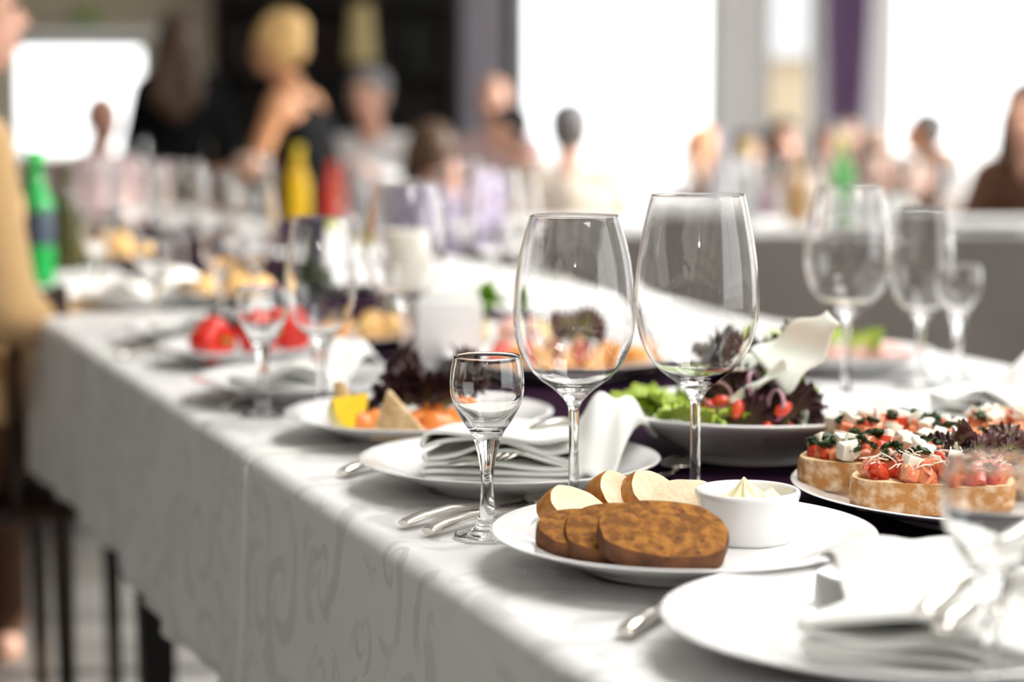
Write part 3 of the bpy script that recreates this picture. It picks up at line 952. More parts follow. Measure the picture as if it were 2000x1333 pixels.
# ------------------------------------------------------------------ food
def slab(name, outline, th, crumb_bulge=0, rim=.0015, n=3):
    """slice: closed 2-D outline in XY, thickness along Z; material 0 crumb faces, 1 crust side"""
    N = len(outline)
    v, f, mi = [], [], []
    levels = [(0, 1 - rim * 14), (th * .10, 1), (th * .5, 1.012), (th * .90, 1), (th, 1 - rim * 14)]
    for z, s in levels:
        for x, y in outline:
            v.append((x * s, y * s, z))
    for j in range(len(levels) - 1):
        for i in range(N):
            k = (i + 1) % N
            f.append((j * N + i, j * N + k, (j + 1) * N + k, (j + 1) * N + i)); mi.append(1)
    for base, z, up in ((0, 0, False), ((len(levels) - 1) * N, th, True)):
        prev = list(range(base, base + N))
        for s in (.93, .6, .3):
            o = len(v)
            for x, y in outline:
                v.append((x * s * (1 - rim * 14), y * s * (1 - rim * 14), z + (1 if up else -1) * crumb_bulge * (1 - s)))
            cur = list(range(o, o + N))
            for i in range(N):
                k = (i + 1) % N
                q = (prev[i], prev[k], cur[k], cur[i])
                f.append(q if up else tuple(reversed(q))); mi.append(0)
            prev = cur
        o = len(v); v.append((0, 0, z))
        for i in range(N):
            k = (i + 1) % N
            q = (prev[i], prev[k], o)
            f.append(q if up else tuple(reversed(q))); mi.append(0)
    return mesh(name, v, f, True, 50, mi)
def oval(a, b, n=48, p=2.3, wob=.02, seed=0, flatbot=0):
    rnd = random.Random(seed)
    ph = [rnd.uniform(0, 6) for _ in range(3)]
    out = []
    for i in range(n):
        t = 2 * PI * i / n
        c, s = math.cos(t), math.sin(t)
        x, y = a * abs(c) ** (2 / p) * (1 if c > 0 else -1), b * abs(s) ** (2 / p) * (1 if s > 0 else -1)
        w = 1 + wob * (math.sin(3 * t + ph[0]) + .6 * math.sin(7 * t + ph[1]) + .4 * math.sin(12 * t + ph[2]))
        if flatbot and y < 0: y *= 1 - flatbot
        out.append((x * w, y * w))
    return out
M_crumb = mat('white_crumb', (0.84, 0.70, 0.47), 0.9, col2=(0.90, 0.80, 0.60), nscale=60, bump=0.6, bscale=220, sss=0.1)
M_crust = mat('golden_crust', (0.46, 0.16, 0.022), 0.5, col2=(0.62, 0.34, 0.11), nscale=70, ramp=(.45, .68), bump=0.5, bscale=120)
def rye_mat():
    m = mat('rye_crumb', (0.17, 0.062, 0.010), 0.92, col2=(0.37, 0.155, 0.024), nscale=110, detail=9, bump=1.0, bscale=170, ramp=(0.40, 0.62))
    nt = m.node_tree
    b = nt.nodes['Principled BSDF']
    src = b.inputs['Base Color'].links[0].from_socket
    tc = nt.nodes.new('ShaderNodeTexCoord')
    vo = nt.nodes.new('ShaderNodeTexVoronoi'); vo.inputs['Scale'].default_value = 115; vo.inputs['Randomness'].default_value = 1
    nt.links.new(tc.outputs['Object'], vo.inputs['Vector'])
    mr = nt.nodes.new('ShaderNodeMapRange'); mr.inputs[1].default_value = .06; mr.inputs[2].default_value = .26
    nt.links.new(vo.outputs['Distance'], mr.inputs[0])
    n2 = nt.nodes.new('ShaderNodeTexNoise'); n2.inputs['Scale'].default_value = 62; nt.links.new(tc.outputs['Object'], n2.inputs['Vector'])
    m2 = nt.nodes.new('ShaderNodeMapRange'); m2.inputs[1].default_value = .50; m2.inputs[2].default_value = .44
    nt.links.new(n2.outputs['Fac'], m2.inputs[0])
    mx = nt.nodes.new('ShaderNodeMath'); mx.operation = 'MAXIMUM'
    nt.links.new(mr.outputs[0], mx.inputs[0]); nt.links.new(m2.outputs[0], mx.inputs[1])
    mix = nt.nodes.new('ShaderNodeMix'); mix.data_type = 'RGBA'
    nt.links.new(mx.outputs[0], mix.inputs[0]); mix.inputs[6].default_value = (.045, .018, .008, 1); nt.links.new(src, mix.inputs[7])
    nt.links.new(mix.outputs[2], b.inputs['Base Color'])
    return m
M_rye = rye_mat()
M_ryecrust = mat('rye_crust', (0.07, 0.024, 0.009), 0.75, col2=(0.17, 0.062, 0.018), nscale=60, bump=0.6, bscale=200)
def orient(loc, normal, spin=0):
    """matrix whose local z looks along normal"""
    n = Vector(normal).normalized()
    q = Vector((0, 0, 1)).rotation_difference(n)
    return Matrix.Translation(loc) @ q.to_matrix().to_4x4() @ Matrix.Rotation(spin, 4, 'Z')
PB = TOPR + .009
def slice_(name, me, mats, px, py, d, normal, spin, label, group):
    p = ad(px, py, d)
    o = obj(name, me, mats, label=label, cat='bread', group=group)
    o.matrix_world = orient(p, normal, spin)
    return o
G1 = 'white bread slices on the bread plate'
wl = ['white baguette slice at the left end of the bread row', 'second white baguette slice from the left', 'third white baguette slice from the left', 'rightmost white baguette slice beside the butter dish']
for i, (px, py, d, nrm, sp) in enumerate(((1108, 1020, 1.462, (.58, -.56, .60), .25), (1196, 993, 1.500, (.62, -.60, .50), .1), (1266, 991, 1.500, (.52, -.70, .50), -.05), (1336, 1000, 1.500, (.16, -.80, .58), .1))):
    me = slab('bread_slice', oval(.0285, .0195, seed=20 + i, wob=.02, flatbot=.15), .018, .0006)
    slice_('bread_slice', me, [M_crumb, M_crust], px, py, d, nrm, sp, wl[i], G1)
G2 = 'dark rye slices on the bread plate'
rl = ['dark rye slice at the left, lowest of the three', 'middle dark rye slice behind the front one', 'large dark rye slice in front of the white bread']
for i, (px, py, d, nrm, sp, a, b, th) in enumerate(((1140, 1062, 1.408, (.12, -.30, .94), .30, .036, .026, .014), (1215, 1066, 1.397, (.0, -.40, .91), .0, .042, .030, .016), (1294, 1066, 1.374, (.05, -.42, .90), -.06, .0455, .033, .015))):
    me = slab('rye_slice', oval(a, b, 72, 2.3, .022, 40 + i), th, .0004)
    slice_('rye_slice', me, [M_rye, M_ryecrust], px, py, d, nrm, sp, rl[i], G2)

# --- lettuce
def lettuce_mat(name, base, mid, edge, rough=.45):
    m = bpy.data.materials.new(name)
    m.use_nodes = True
    nt = m.node_tree
    N, L = nt.nodes, nt.links
    b = N['Principled BSDF']
    uv = N.new('ShaderNodeUVMap')
    sp = N.new('ShaderNodeSeparateXYZ'); L.new(uv.outputs[0], sp.inputs[0])
    nz = N.new('ShaderNodeTexNoise'); nz.inputs['Scale'].default_value = 7; L.new(uv.outputs[0], nz.inputs['Vector'])
    ad_ = N.new('ShaderNodeMath'); ad_.operation = 'MULTIPLY_ADD'
    L.new(nz.outputs['Fac'], ad_.inputs[0]); ad_.inputs[1].default_value = .5; L.new(sp.outputs[0], ad_.inputs[2])
    r = N.new('ShaderNodeValToRGB')
    r.color_ramp.elements[0].position = .35; r.color_ramp.elements[0].color = (*base, 1)
    r.color_ramp.elements[1].position = 1.0; r.color_ramp.elements[1].color = (*edge, 1)
    e = r.color_ramp.elements.new(.68); e.color = (*mid, 1)
    L.new(ad_.outputs[0], r.inputs[0]); L.new(r.outputs[0], b.inputs['Base Color'])
    b.inputs['Roughness'].default_value = rough
    b.inputs['Subsurface Weight'].default_value = .1
    b.inputs['Subsurface Scale'].default_value = .004
    return m
M_red = lettuce_mat('red_lettuce', (.22, .24, .05), (.085, .05, .022), (.040, .010, .012))
M_red2 = lettuce_mat('red_green_lettuce', (.38, .45, .09), (.19, .24, .045), (.12, .045, .04))
M_grn = lettuce_mat('green_lettuce', (.74, .76, .42), (.58, .66, .16), (.36, .50, .05))
def leaf_me(seed, L=.07, W=.06, frill=.007, curl=.6):
    rnd = random.Random(seed)
    ph = [rnd.uniform(0, 6.28) for _ in range(8)]
    ns, ntt = 15, 132
    v, f, uv = [], [], []
    for i in range(ns + 1):
        s = (i / ns) ** .8
        for j in range(ntt + 1):
            t = j / ntt * 2 - 1
            a = t * (.75 + .65 * s)                   # opens into a ruffled fan
            e, e2 = s ** 2, s ** 5
            lob = .05 * math.sin(5 * t + ph[6]) + .04 * math.sin(11 * t + ph[7])
            rr = s * L * (1 - .16 * t * t + e * lob * .5)
            w1, w2, w3, w4 = math.sin(7 * t + ph[0] + 1.5 * s), math.sin(16 * t + ph[1] + 2.5 * s), math.sin(31 * t + ph[2] + 3 * s), math.sin(58 * t + ph[4])
            fz = frill * (s ** 3 * (.35 * w1 + .22 * w2) + e2 * (.55 * w3 + .50 * w4))
            fr = e2 * frill * .45 * (.45 * math.cos(31 * t + ph[2] + 3 * s) + .35 * math.cos(58 * t + ph[4]) + .3 * math.sin(83 * t + ph[5]))
            x = (rr + fr) * math.sin(a) * W / L
            y = (rr + fr) * math.cos(a)
            z = curl * (y * abs(y) / L * .7 + x * x / W * .8) + fz - e * e * L * .38
            v.append((x, y, z)); uv.append((s, t))
    for i in range(ns):
        for j in range(ntt):
            k = i * (ntt + 1) + j
            f.append((k, k + 1, k + ntt + 2, k + ntt + 1))
    return mesh('lettuce_leaf', v, f, uv=uv)
LEAF = [leaf_me(60 + i, .046 + .006 * (i % 3), .044 + .006 * (i % 2), .0075 + .0012 * (i % 3), .5 + .2 * (i % 3)) for i in range(6)]
LEAF_G = [leaf_me(80 + i, .048, .044, .0045, .6) for i in range(3)]
LEAFC = {}
def leaf(m, k, loc, rot, label, group, sc=1.0, pool=None):
    me = (pool or LEAF)[k % len(pool or LEAF)]
    key = (me.name, m.name)
    if key not in LEAFC:
        LEAFC[key] = me.copy(); LEAFC[key].materials.append(m)
    o = obj('lettuce_leaf', LEAFC[key], None, None, loc, rot, label=label, cat='lettuce', group=group, scale=sc)
    return o
def heap(m, n, c, rad, z, label, group, sc=1.0, seed=0, pool=None, tilt=(.4, 1.1), squash=1.0):
    rnd = random.Random(seed)
    for i in range(n):
        a = 2 * PI * (i + rnd.uniform(-.3, .3)) / n
        r = rad * rnd.uniform(.15, .9)
        leaf(m, rnd.randrange(99), (c[0] + r * math.cos(a), c[1] + r * math.sin(a) * squash, z + rnd.uniform(0, .008)), (rnd.uniform(*tilt), rnd.uniform(-.3, .3), a - PI / 2), label, group, sc * rnd.uniform(.8, 1.15), pool)

def cube_me(name, s, bev, wob, seed, el=(1, 1, 1)):
    rnd = random.Random(seed)
    me = MB().box((0, 0, 0), (s * el[0], s * el[1], s * el[2])).mesh(name, True, 70, bev, 2)
    for vv in me.vertices:
        vv.co += Vector((rnd.uniform(-1, 1), rnd.uniform(-1, 1), rnd.uniform(-1, 1))) * wob
    return me
M_tom = mat('tomato_flesh', (0.74, 0.17, 0.07), 0.25, col2=(0.84, 0.38, 0.20), nscale=70, sss=.15, coat=.3)
M_tomr = mat('red_tomato_skin', (0.62, 0.035, 0.015), 0.2, col2=(0.72, 0.09, 0.03), nscale=50, coat=.3)
M_mozz = mat('white_cheese', (0.86, 0.82, 0.68), 0.45, sss=.15, col2=(.88, .85, .75), nscale=60)
M_herb = mat('dark_green_pesto', (0.012, 0.035, 0.008), 0.5, col2=(.03, .07, .012), nscale=150)
M_toast = mat('floury_toast_crust', (0.50, 0.23, 0.065), 0.75, col2=(0.80, 0.62, 0.42), nscale=85, ramp=(.44, .66), bump=.5, bscale=200)
M_top = mat('toast_crumb', (0.80, 0.58, 0.33), 0.9, bump=.5, bscale=250)
CUBE = [cube_me('tomato_cube', .0122, .0018, .0010, i, (1, .9 + .1 * i, .85)) for i in range(4)]
CUBE_R = [cube_me('tomato_cube', .0125, .002, .0011, 10 + i, (1.2, .9, .7)) for i in range(2)]
MOZ = [cube_me('cheese_cube', .0132, .0012, .0006, 20 + i, (1, .85, 1.0)) for i in range(3)]
HERB = [cube_me('herb_flake', .0088, .0008, .0014, 30 + i, (1, .8, .28)) for i in range(3)]
for me in CUBE: me.materials.append(M_tom)
for me in CUBE_R: me.materials.append(M_tomr)
for me in MOZ: me.materials.append(M_mozz)
for me in HERB: me.materials.append(M_herb)
def toast(px, py, d, rot, label, Lh=.066, Wh=.034, th=.024, seed=0, n=(40, 12, 16), shreds=0, z0=None, cheese_side=0):
    rnd = random.Random(seed)
    p = ad(px, py, d)
    r = empty('tomato_toast', (p.x, p.y, TOPR + (.0105 if z0 is None else z0)), rot, label=label, cat='toast', group='tomato toasts on the large plate')
    obj('bread', slab('bread', oval(Lh, Wh, 56, 3.2, .010, seed), th, -.001), [M_top, M_toast], r)
    pts = []
    def spot(h):
        a, q = rnd.uniform(0, 2 * PI), math.sqrt(rnd.random())
        x, y = math.cos(a) * q * Lh * .86, math.sin(a) * q * Wh * .86
        return x, y, th + .003 + h * (1 - (q * .9) ** 2)
    for i in range(n[0]):
        x, y, z = spot(rnd.choice((0, .004, .008)))
        obj('tomato_cube', (CUBE + CUBE_R)[rnd.randrange(6)], None, r, (x, y, z), (rnd.uniform(0, 6), rnd.uniform(0, 6), rnd.uniform(0, 6)))
    for i in range(n[1]):
        x, y, z = spot(.010)
        obj('cheese_cube', MOZ[rnd.randrange(3)], None, r, (x, y, z + .003), (rnd.uniform(-.5, .5), rnd.uniform(-.5, .5), rnd.uniform(0, 6)))
    for i in range(n[2]):
        x, y, z = spot(.0115)
        obj('herb_flake', HERB[rnd.randrange(3)], None, r, (x, y, z + .0065), (rnd.uniform(-.6, .6), rnd.uniform(-.6, .6), rnd.uniform(0, 6)))
    if shreds:
        b = MB()
        for i in range(shreds):
            x, y, z = spot(.011)
            a, t = rnd.uniform(0, 6.28), rnd.uniform(-.5, .7)
            dv = Vector((math.cos(a), math.sin(a), t)) * rnd.uniform(.004, .009)
            b.add(*tube([Vector((x, y, z + .006)) - dv, Vector((x, y, z + .0075)), Vector((x, y, z + .006)) + dv], .0006, 5))
        obj('grated_cheese', b.mesh('grated_cheese', True), mat('grated_cheese', (.86, .80, .66), .6), r, kind='stuff')
    return r
RZ = math.radians
toast(1718, 938, 1.595, (0, 0, RZ(-24)), 'tomato toast at the left front of large plate, cheese cubes on top', seed=1, n=(62, 13, 26), Lh=.066, z0=.0205)
toast(1830, 975, 1.530, (0, 0, RZ(-11)), 'tomato toast nearest camera, with grated cheese, overlapping the left one', seed=2, n=(60, 3, 16), shreds=90, Lh=.066, z0=.0165, Wh=.032)
toast(1752, 905, 1.725, (0, 0, RZ(-20)), 'tomato toast behind the left front one, chunky cheese on top', seed=3, n=(50, 11, 22), z0=.019)
toast(1893, 915, 1.665, (0, 0, RZ(-15)), 'tomato toast in the middle of large plate under red lettuce', seed=4, n=(52, 5, 14), z0=.016)
toast(2010, 892, 1.745, (0, 0, RZ(-22)), 'tomato toast at the back right of large plate, cheese shreds on top', seed=5, n=(46, 5, 10), shreds=70, z0=.02)
toast(2075, 960, 1.615, (0, 0, RZ(-10)), 'tomato toast at the right edge of picture', seed=6, n=(42, 5, 10), z0=.02)
lz = TOPR + .043
rnd = random.Random(44)
for i in range(20):
    p = ad(1838 + 150 * i / 19 + rnd.uniform(-8, 8), 880, 1.562 + .045 * ((i * 5) % 7) / 7)
    leaf(M_red2 if i % 5 > 1 else M_red, i, (p.x, p.y, lz + rnd.uniform(-.004, .008)), (rnd.uniform(.1, 1.25), rnd.uniform(-.5, .5), rnd.uniform(-2.6, 2.6)), 'frilly red-green lettuce leaf on top of the tomato toasts', 'lettuce on the tomato toasts', rnd.uniform(.42, .56))

# --- salad in the bowl
bz = TOPR + .016
G = 'green lettuce leaves in the salad bowl'
sx, sy = SB.x, SB.y
rnd = random.Random(5)
heap(M_grn, 26, (sx - .03, sy - .015), .080, bz + .016, 'pale green lettuce leaf in the white salad bowl', G, .85, 11, LEAF_G, (.3, 1.0))
heap(M_grn, 7, (sx - .005, sy + .02), .045, bz + .045, 'pale green lettuce leaf in the white salad bowl', G, .75, 12, LEAF_G, (.3, 1.0))
heap(M_red, 6, (sx + .004, sy + .01), .04, bz + .058, 'dark red lettuce leaf in the middle of salad heap', 'red lettuce in the middle of the salad', .7, 13, None, (.4, 1.1))
for i in range(16):
    leaf(M_red, i, (sx + .002 + .024 * math.sin(i * 2.1), sy - .062 + .022 * math.cos(i * 1.7), bz + .002 + .0018 * i), (1.05 + .16 * math.sin(i), .25 * math.sin(i * 1.3), -.4 + .35 * math.sin(i * 2.4)), 'large dark red frilly lettuce leaf at the right of the salad', 'red lettuce at the right of the salad', .9)
M_shav = mat('cream_cheese_shaving', (.92, .90, .80), .5, sss=.3, col2=(.93, .92, .85), nscale=30)
def shaving_me(seed, L, W):
    r_ = random.Random(seed)
    v, f = [], []
    nx_, ny_ = 18, 8
    for i in range(nx_ + 1):
        s = i / nx_
        w = W * (.62 + .3 * math.sin(s * 3.0 + seed) + .12 * math.sin(s * 11 + seed))
        for j in range(ny_ + 1):
            t = j / ny_ - .5
            v.append((s * L, t * w, .25 * L * s * s + .003 * math.sin(8 * s + 3 * t + seed) + .012 * t * t))
    for i in range(nx_):
        for j in range(ny_):
            k = i * (ny_ + 1) + j
            f.append((k, k + ny_ + 1, k + ny_ + 2, k + 1))
    return mesh('cheese_shaving', v, f)
for i, (px, py, d, rot, L, W, lab) in enumerate(((1580, 730, 1.80, (RZ(58), RZ(-35), RZ(10)), .075, .055, 'big cream cheese shaving standing on top of the salad'),
        (1594, 770, 1.80, (RZ(80), RZ(80), RZ(0)), .035, .014, 'narrow cream cheese shaving hanging over red lettuce'),
        (1470, 722, 1.82, (RZ(20), RZ(-6), RZ(15)), .055, .035, 'flat cream cheese shaving on the salad left of standing one'),
        (1490, 785, 1.79, (RZ(60), RZ(-28), RZ(5)), .060, .012, 'pale strip of cheese slanting across the salad'))):
    p = ad(px, py, d)
    o = obj('cheese_shaving', shaving_me(i + 1, L, W), M_shav, None, p - Vector((L * .5, 0, 0)), rot, label=lab, cat='cheese', group='cheese shavings on the salad')
    s = o.modifiers.new('s', 'SOLIDIFY'); s.thickness = .0016
wedge_me = MB().add(*ball((0, 0, 0), (.017, .011, .011), 20, 12)).mesh('tomato_wedge', True)
for i, (px, py, d) in enumerate(((1410, 785, 1.80), (1440, 800, 1.785), (1500, 840, 1.775), (1540, 835, 1.80), (1385, 800, 1.80), (1530, 800, 1.77))):
    p = ad(px, py, d)
    obj('tomato_wedge', wedge_me, M_tomr, None, p, (i, i * 2, i * .7), label='small red tomato piece among the salad leaves', cat='tomato', group='tomato pieces in the salad', scale=.55)
M_onion = mat('red_onion', (.62, .42, .45), .35, col2=(.35, .10, .20), nscale=20)
ring_me = MB().add(*lathe([(.014 + .0010 * math.cos(t), .0022 * math.sin(t)) for t in np.linspace(0, 2 * PI, 9)], 32)).mesh('onion_ring', True)
for i, (px, py, d) in enumerate(((1400, 772, 1.80), (1475, 755, 1.80), (1515, 792, 1.778))):
    obj('onion_ring', ring_me, M_onion, None, ad(px, py, d), (.9 + i * .4, .3, i), label='pale purple onion ring on the salad', cat='onion', group='onion rings on the salad')

# --- salmon plate: toast triangles, salmon, lemon, dark lettuce
fc = fish_plate.location
FZ = TOP + .0092
M_tri = mat('brown_toast', (.52, .33, .15), .85, col2=(.74, .55, .31), nscale=120, bump=.6, bscale=250)
M_sal = mat('smoked_salmon', (.80, .20, .025), .35, col2=(.86, .32, .07), nscale=35, sss=.2, coat=.3)
M_lem = mat('lemon_flesh', (.90, .62, .03), .35, sss=.2, coat=.2)
M_rind = mat('lemon_rind', (.90, .80, .35), .45, bump=.3, bscale=200)
def tri_me(a, h, th):
    v = [(-a, 0, 0), (a, 0, 0), (-a * .55, h, 0), (-a, 0, th), (a, 0, th), (-a * .55, h, th)]
    return MB().add(v, [(2, 1, 0), (3, 4, 5), (0, 1, 4, 3), (1, 2, 5, 4), (2, 0, 3, 5)]).mesh('toast_triangle', True, 40, .0025, 2)
TRI = tri_me(.032, .050, .012)
for px, py, d, rot, lab in ((792, 842, 1.905, (RZ(80), 0, RZ(-14)), 'brown toast triangle standing in front of dark lettuce'), (676, 806, 1.99, (RZ(82), 0, RZ(72)), 'brown toast triangle standing edge-on beside lemon')):
    p = ad(px, py, d)
    obj('toast_triangle', TRI, M_tri, None, (p.x, p.y, FZ + .001), rot, label=lab, cat='toast', group='toast triangles on the salmon plate')
def fold_me(seed, L, W, H):
    v, f = [], []
    nx_, ny_ = 20, 14
    r_ = random.Random(seed)
    for i in range(nx_ + 1):
        s = i / nx_
        for j in range(ny_ + 1):
            t = j / ny_ - .5
            v.append(((s - .5) * L, t * W * (1 - .3 * (2 * s - 1) ** 4), H * (math.sin(PI * s) ** .35 * max(0, 1 - 4 * t * t) ** .4 * .85 + .15 * math.sin(s * 9 + seed + t * 3) * math.sin(PI * s))))
    for i in range(nx_):
        for j in range(ny_):
            k = i * (ny_ + 1) + j
            f.append((k, k + ny_ + 1, k + ny_ + 2, k + 1))
    n0 = len(v)
    me = mesh('salmon_slice', v, f)
    return me
for i, (px, py, d, lab, L) in enumerate(((716, 838, 1.955, 'orange smoked salmon fold beside the lemon wedge', .042), (876, 832, 1.955, 'orange smoked salmon fold right of toast triangle', .065), (838, 812, 1.985, 'orange smoked salmon fold under the dark lettuce', .055))):
    p = ad(px, py, d)
    o = obj('salmon_slice', fold_me(i, L, .04, .027), M_sal, None, (p.x, p.y, FZ + .003), (0, 0, .2 * i), label=lab, cat='salmon', group='smoked salmon on the plate')
    s = o.modifiers.new('s', 'SOLIDIFY'); s.thickness = .003
lw = empty('lemon_wedge', (0, 0, 0), label='yellow lemon wedge at the left of salmon plate', cat='lemon')
p = ad(660, 838, 1.93)
lw.location = (p.x + .004, p.y + .012, FZ + .003)
lw.rotation_euler = (.25, 0, .9)
v, f = [], []
ns, nr = 10, 7
prof = [Vector((-.026 * math.cos(PI * i / ns), 0, .022 * math.sin(PI * i / ns))) for i in range(ns + 1)]
vv, ff = [], []
for k in range(7):
    a = RZ(-32 + 64 * k / 6)
    for q in prof: vv.append((q.x, q.z * math.sin(a), q.z * math.cos(a)))
for k in range(6):
    for i in range(ns):
        o_ = k * (ns + 1) + i
        ff.append((o_, o_ + 1, o_ + ns + 2, o_ + ns + 1))
obj('rind', mesh('rind', [(x, y, 1.7 * (.0235 - z)) for x, y, z in vv], [tuple(reversed(q)) for q in ff]), M_rind, lw)
fl1 = [(x * .96, y * .96, 1.7 * (.0235 - z * .96)) for x, y, z in vv[:ns + 1]]; fl2 = [(x * .96, y * .96, 1.7 * (.0235 - z * .96)) for x, y, z in vv[-ns - 1:]]
obj('flesh', MB().add(fl1, [tuple(range(ns + 1))]).add(fl2, [tuple(reversed(range(ns + 1)))]).mesh('flesh'), M_lem, lw)
heap(M_red, 16, (fc.x + .012, fc.y + .015), .045, FZ + .016, 'dark red frilly lettuce leaf on the salmon plate', 'lettuce on the salmon plate', .78, 21, None, (.5, 1.2), .7)
p = ad(702, 790, 2.03)
heap(M_red, 3, (p.x, p.y), .014, FZ + .004, 'dark red frilly lettuce leaf on the salmon plate', 'lettuce on the salmon plate', .5, 22, None, (.5, 1.0))

# --- other dishes in the middle distance
def lump(name, loc, r, m, label, cat, group, seed=0, rot=(0, 0, 0)):
    r_ = random.Random(seed)
    v, f = ball((0, 0, 0), r, 20, 12)
    ph = [r_.uniform(0, 6) for _ in range(3)]
    v = [Vector(p) * (1 + .05 * math.sin(p[0] / r[0] * 4 + ph[0]) * math.cos(p[1] / r[1] * 3 + ph[1])) for p in v]
    return obj(name, MB().add(v, f).mesh(name, True), m, None, (loc[0], loc[1], loc[2] + r[2] * .97), rot, label=label, cat=cat, group=group)
M_roll = mat('golden_roll', (.66, .36, .10), .5, col2=(.80, .55, .24), nscale=25, bump=.2)
M_pepper = mat('red_pepper', (.75, .02, .008), .18, coat=.6)
M_ham = mat('pink_ham', (.80, .42, .38), .45, col2=(.85, .55, .50), nscale=20, sss=.2)
M_orange = mat('orange_appetiser', (.82, .33, .08), .5, col2=(.80, .48, .16), nscale=40, bump=.3, bscale=100)
M_par = mat('parsley_green', (.16, .34, .02), .5, col2=(.22, .42, .04), nscale=40)
M_cheese = mat('yellow_cheese', (.85, .68, .30), .5)
def on_plate(pl_, dx, dy): return (pl_.location.x + dx, pl_.location.y + dy, pl_.location.z + .0095)
def pepper_me():
    prof = [(0, 0), (.012, .001), (.024, .008), (.029, .022), (.028, .036), (.020, .046), (.008, .046), (0, .042)]
    return MB().add(*lathe([(p.x if p.x > 0 else 0, p.y) for p in smooth_pts([(a, b, 0) for a, b in prof], 3)], 40, lambda r, z, a: r * (1 + .08 * math.cos(4 * a)))).mesh('red_pepper', True)
PEP = pepper_me()
for i, (dx, dy, rot, lab) in enumerate(((.005, -.055, (0, 1.3, .3), 'glossy red pepper half at the right on plate with dark lettuce'), (-.045, -.05, (1.5, 0, .8), 'dull red pepper half at the left on plate with dark lettuce'), (.045, -.01, (1.2, .5, 2), 'red pepper half at the back of its plate'))):
    q = on_plate(red_plate, dx, dy)
    o = obj('red_pepper', PEP, M_pepper, None, (q[0], q[1], q[2] + .026), rot, label=lab, cat='pepper', group='red peppers on one plate')
    obj('stem', MB().add(*tube([(0, 0, .041), (.002, 0, .05), (.005, 0, .056)], .003, 8)).mesh('stem', True), M_par, o)
heap(M_red, 8, (red_plate.location.x - .005, red_plate.location.y + .02), .04, red_plate.location.z + .03, 'dark red lettuce leaf behind the red peppers', 'lettuce on the red pepper plate', .8, 31)
heap(M_grn, 5, (red_plate.location.x + .05, red_plate.location.y + .04), .03, red_plate.location.z + .02, 'green lettuce leaf behind the red peppers', 'green lettuce on the red pepper plate', .7, 32, LEAF_G)
for i in range(5):
    a = i * 1.26
    lump('bread_roll', on_plate(tom_plate, .045 * math.cos(a), .045 * math.sin(a)), (.025, .021, .019), M_roll if i != 3 else M_orange, 'small golden roll on the small plate behind salmon plate', 'roll', 'rolls on the small plate', i, (0, 0, a))
p = ad(625, 700, 2.42)
lump('tomato', (p.x + .0, p.y, TOP), (.019, .019, .017), M_tom, 'small orange-red tomato lying left of the small roll plate', 'tomato', None, 4)
for j, pl_ in enumerate((roll_plate, roll_plate2)):
    for i in range(7):
        a = i * 1.05
        rr = .052 if i < 6 else 0
        lump('bread_roll', (on_plate(pl_, rr * math.cos(a), rr * math.sin(a))[0], on_plate(pl_, 0, rr * math.sin(a))[1], on_plate(pl_, 0, 0)[2] + (.022 if i == 6 else 0)), (.031, .024, .021), M_roll,
             ('golden roll heaped on the blurred plate left of flowers', 'golden roll heaped on the farthest blurred plate')[j], 'roll', ('rolls on the nearer far plate', 'rolls on the farthest plate')[j], i, (0, 0, a))
rnd = random.Random(12)
for i in range(14):
    a, rr = i * 2.4, .095 * math.sqrt((i + .5) / 14)
    q = on_plate(salmon_plate, rr * math.cos(a), rr * math.sin(a))
    e = empty('appetiser', (q[0], q[1], q[2]), (0, 0, a), label='orange topped appetiser on the platter behind left wine glass', cat='appetiser', group='orange appetisers on the platter')
    obj('bread', slab('bread', oval(.020, .017, 24, 2.2, .01, i), .012), [M_top, M_toast], e)
    obj('topping', MB().add(*ball((0, 0, .0185), (.017, .015, .011), 16, 10)).mesh('topping', True), M_orange if i % 3 else M_tomr, e)
heap(M_red2, 5, (salmon_plate.location.x + .02, salmon_plate.location.y + .0), .03, salmon_plate.location.z + .04, 'dark lettuce leaf in the middle of orange appetisers', 'lettuce on the appetiser platter', .75, 41)
for i in range(6):
    a = i * 1.05
    q = on_plate(fruit_plate, .06 * math.cos(a), .06 * math.sin(a))
    if i % 2: o = obj('ham_roll', MB().add(*tube([(-.03, 0, .014), (-.01, .002, .016), (.01, -.001, .015), (.03, 0, .014)], [.011, .014, .014, .011], 14)).mesh('ham_roll', True, 60), M_ham, None, q, (0, 0, a), label='pink ham roll on the cheese plate behind napkin holder', cat='ham', group='ham rolls on the cheese plate')
    else: obj('cheese_wedge', MB().add([(-.025, -.014, 0), (.025, 0, 0), (-.025, .014, 0), (-.025, -.014, .03), (.025, 0, .03), (-.025, .014, .03)], [(2, 1, 0), (3, 4, 5), (0, 1, 4, 3), (1, 2, 5, 4), (2, 0, 3, 5)]).mesh('cheese_wedge', True, 40, .002, 2), M_cheese, None, q, (0, 0, a), label='yellow cheese wedge on the plate behind napkin holder', cat='cheese', group='cheese wedges behind the napkin holder')
def sprig(loc, label, sc=1.0, seed=1):
    e = empty('parsley_sprig', loc, (0, 0, seed), label=label, cat='herb')
    obj('stalk', MB().add(*tube([(0, 0, 0), (.002, 0, .02), (0, .003, .045 * sc)], .0012, 6)).mesh('stalk', True), M_par, e)
    obj('leaves', leafy('leaves', 40, .022 * sc, .006 * sc, 1.7, seed), M_par, e, (0, .002, .038 * sc), kind='stuff')
q = on_plate(fruit_plate, -.01, -.02)
sprig((q[0], q[1], q[2] - .003), 'bright green parsley sprig on cheese plate behind napkin holder', 1.7, 3)
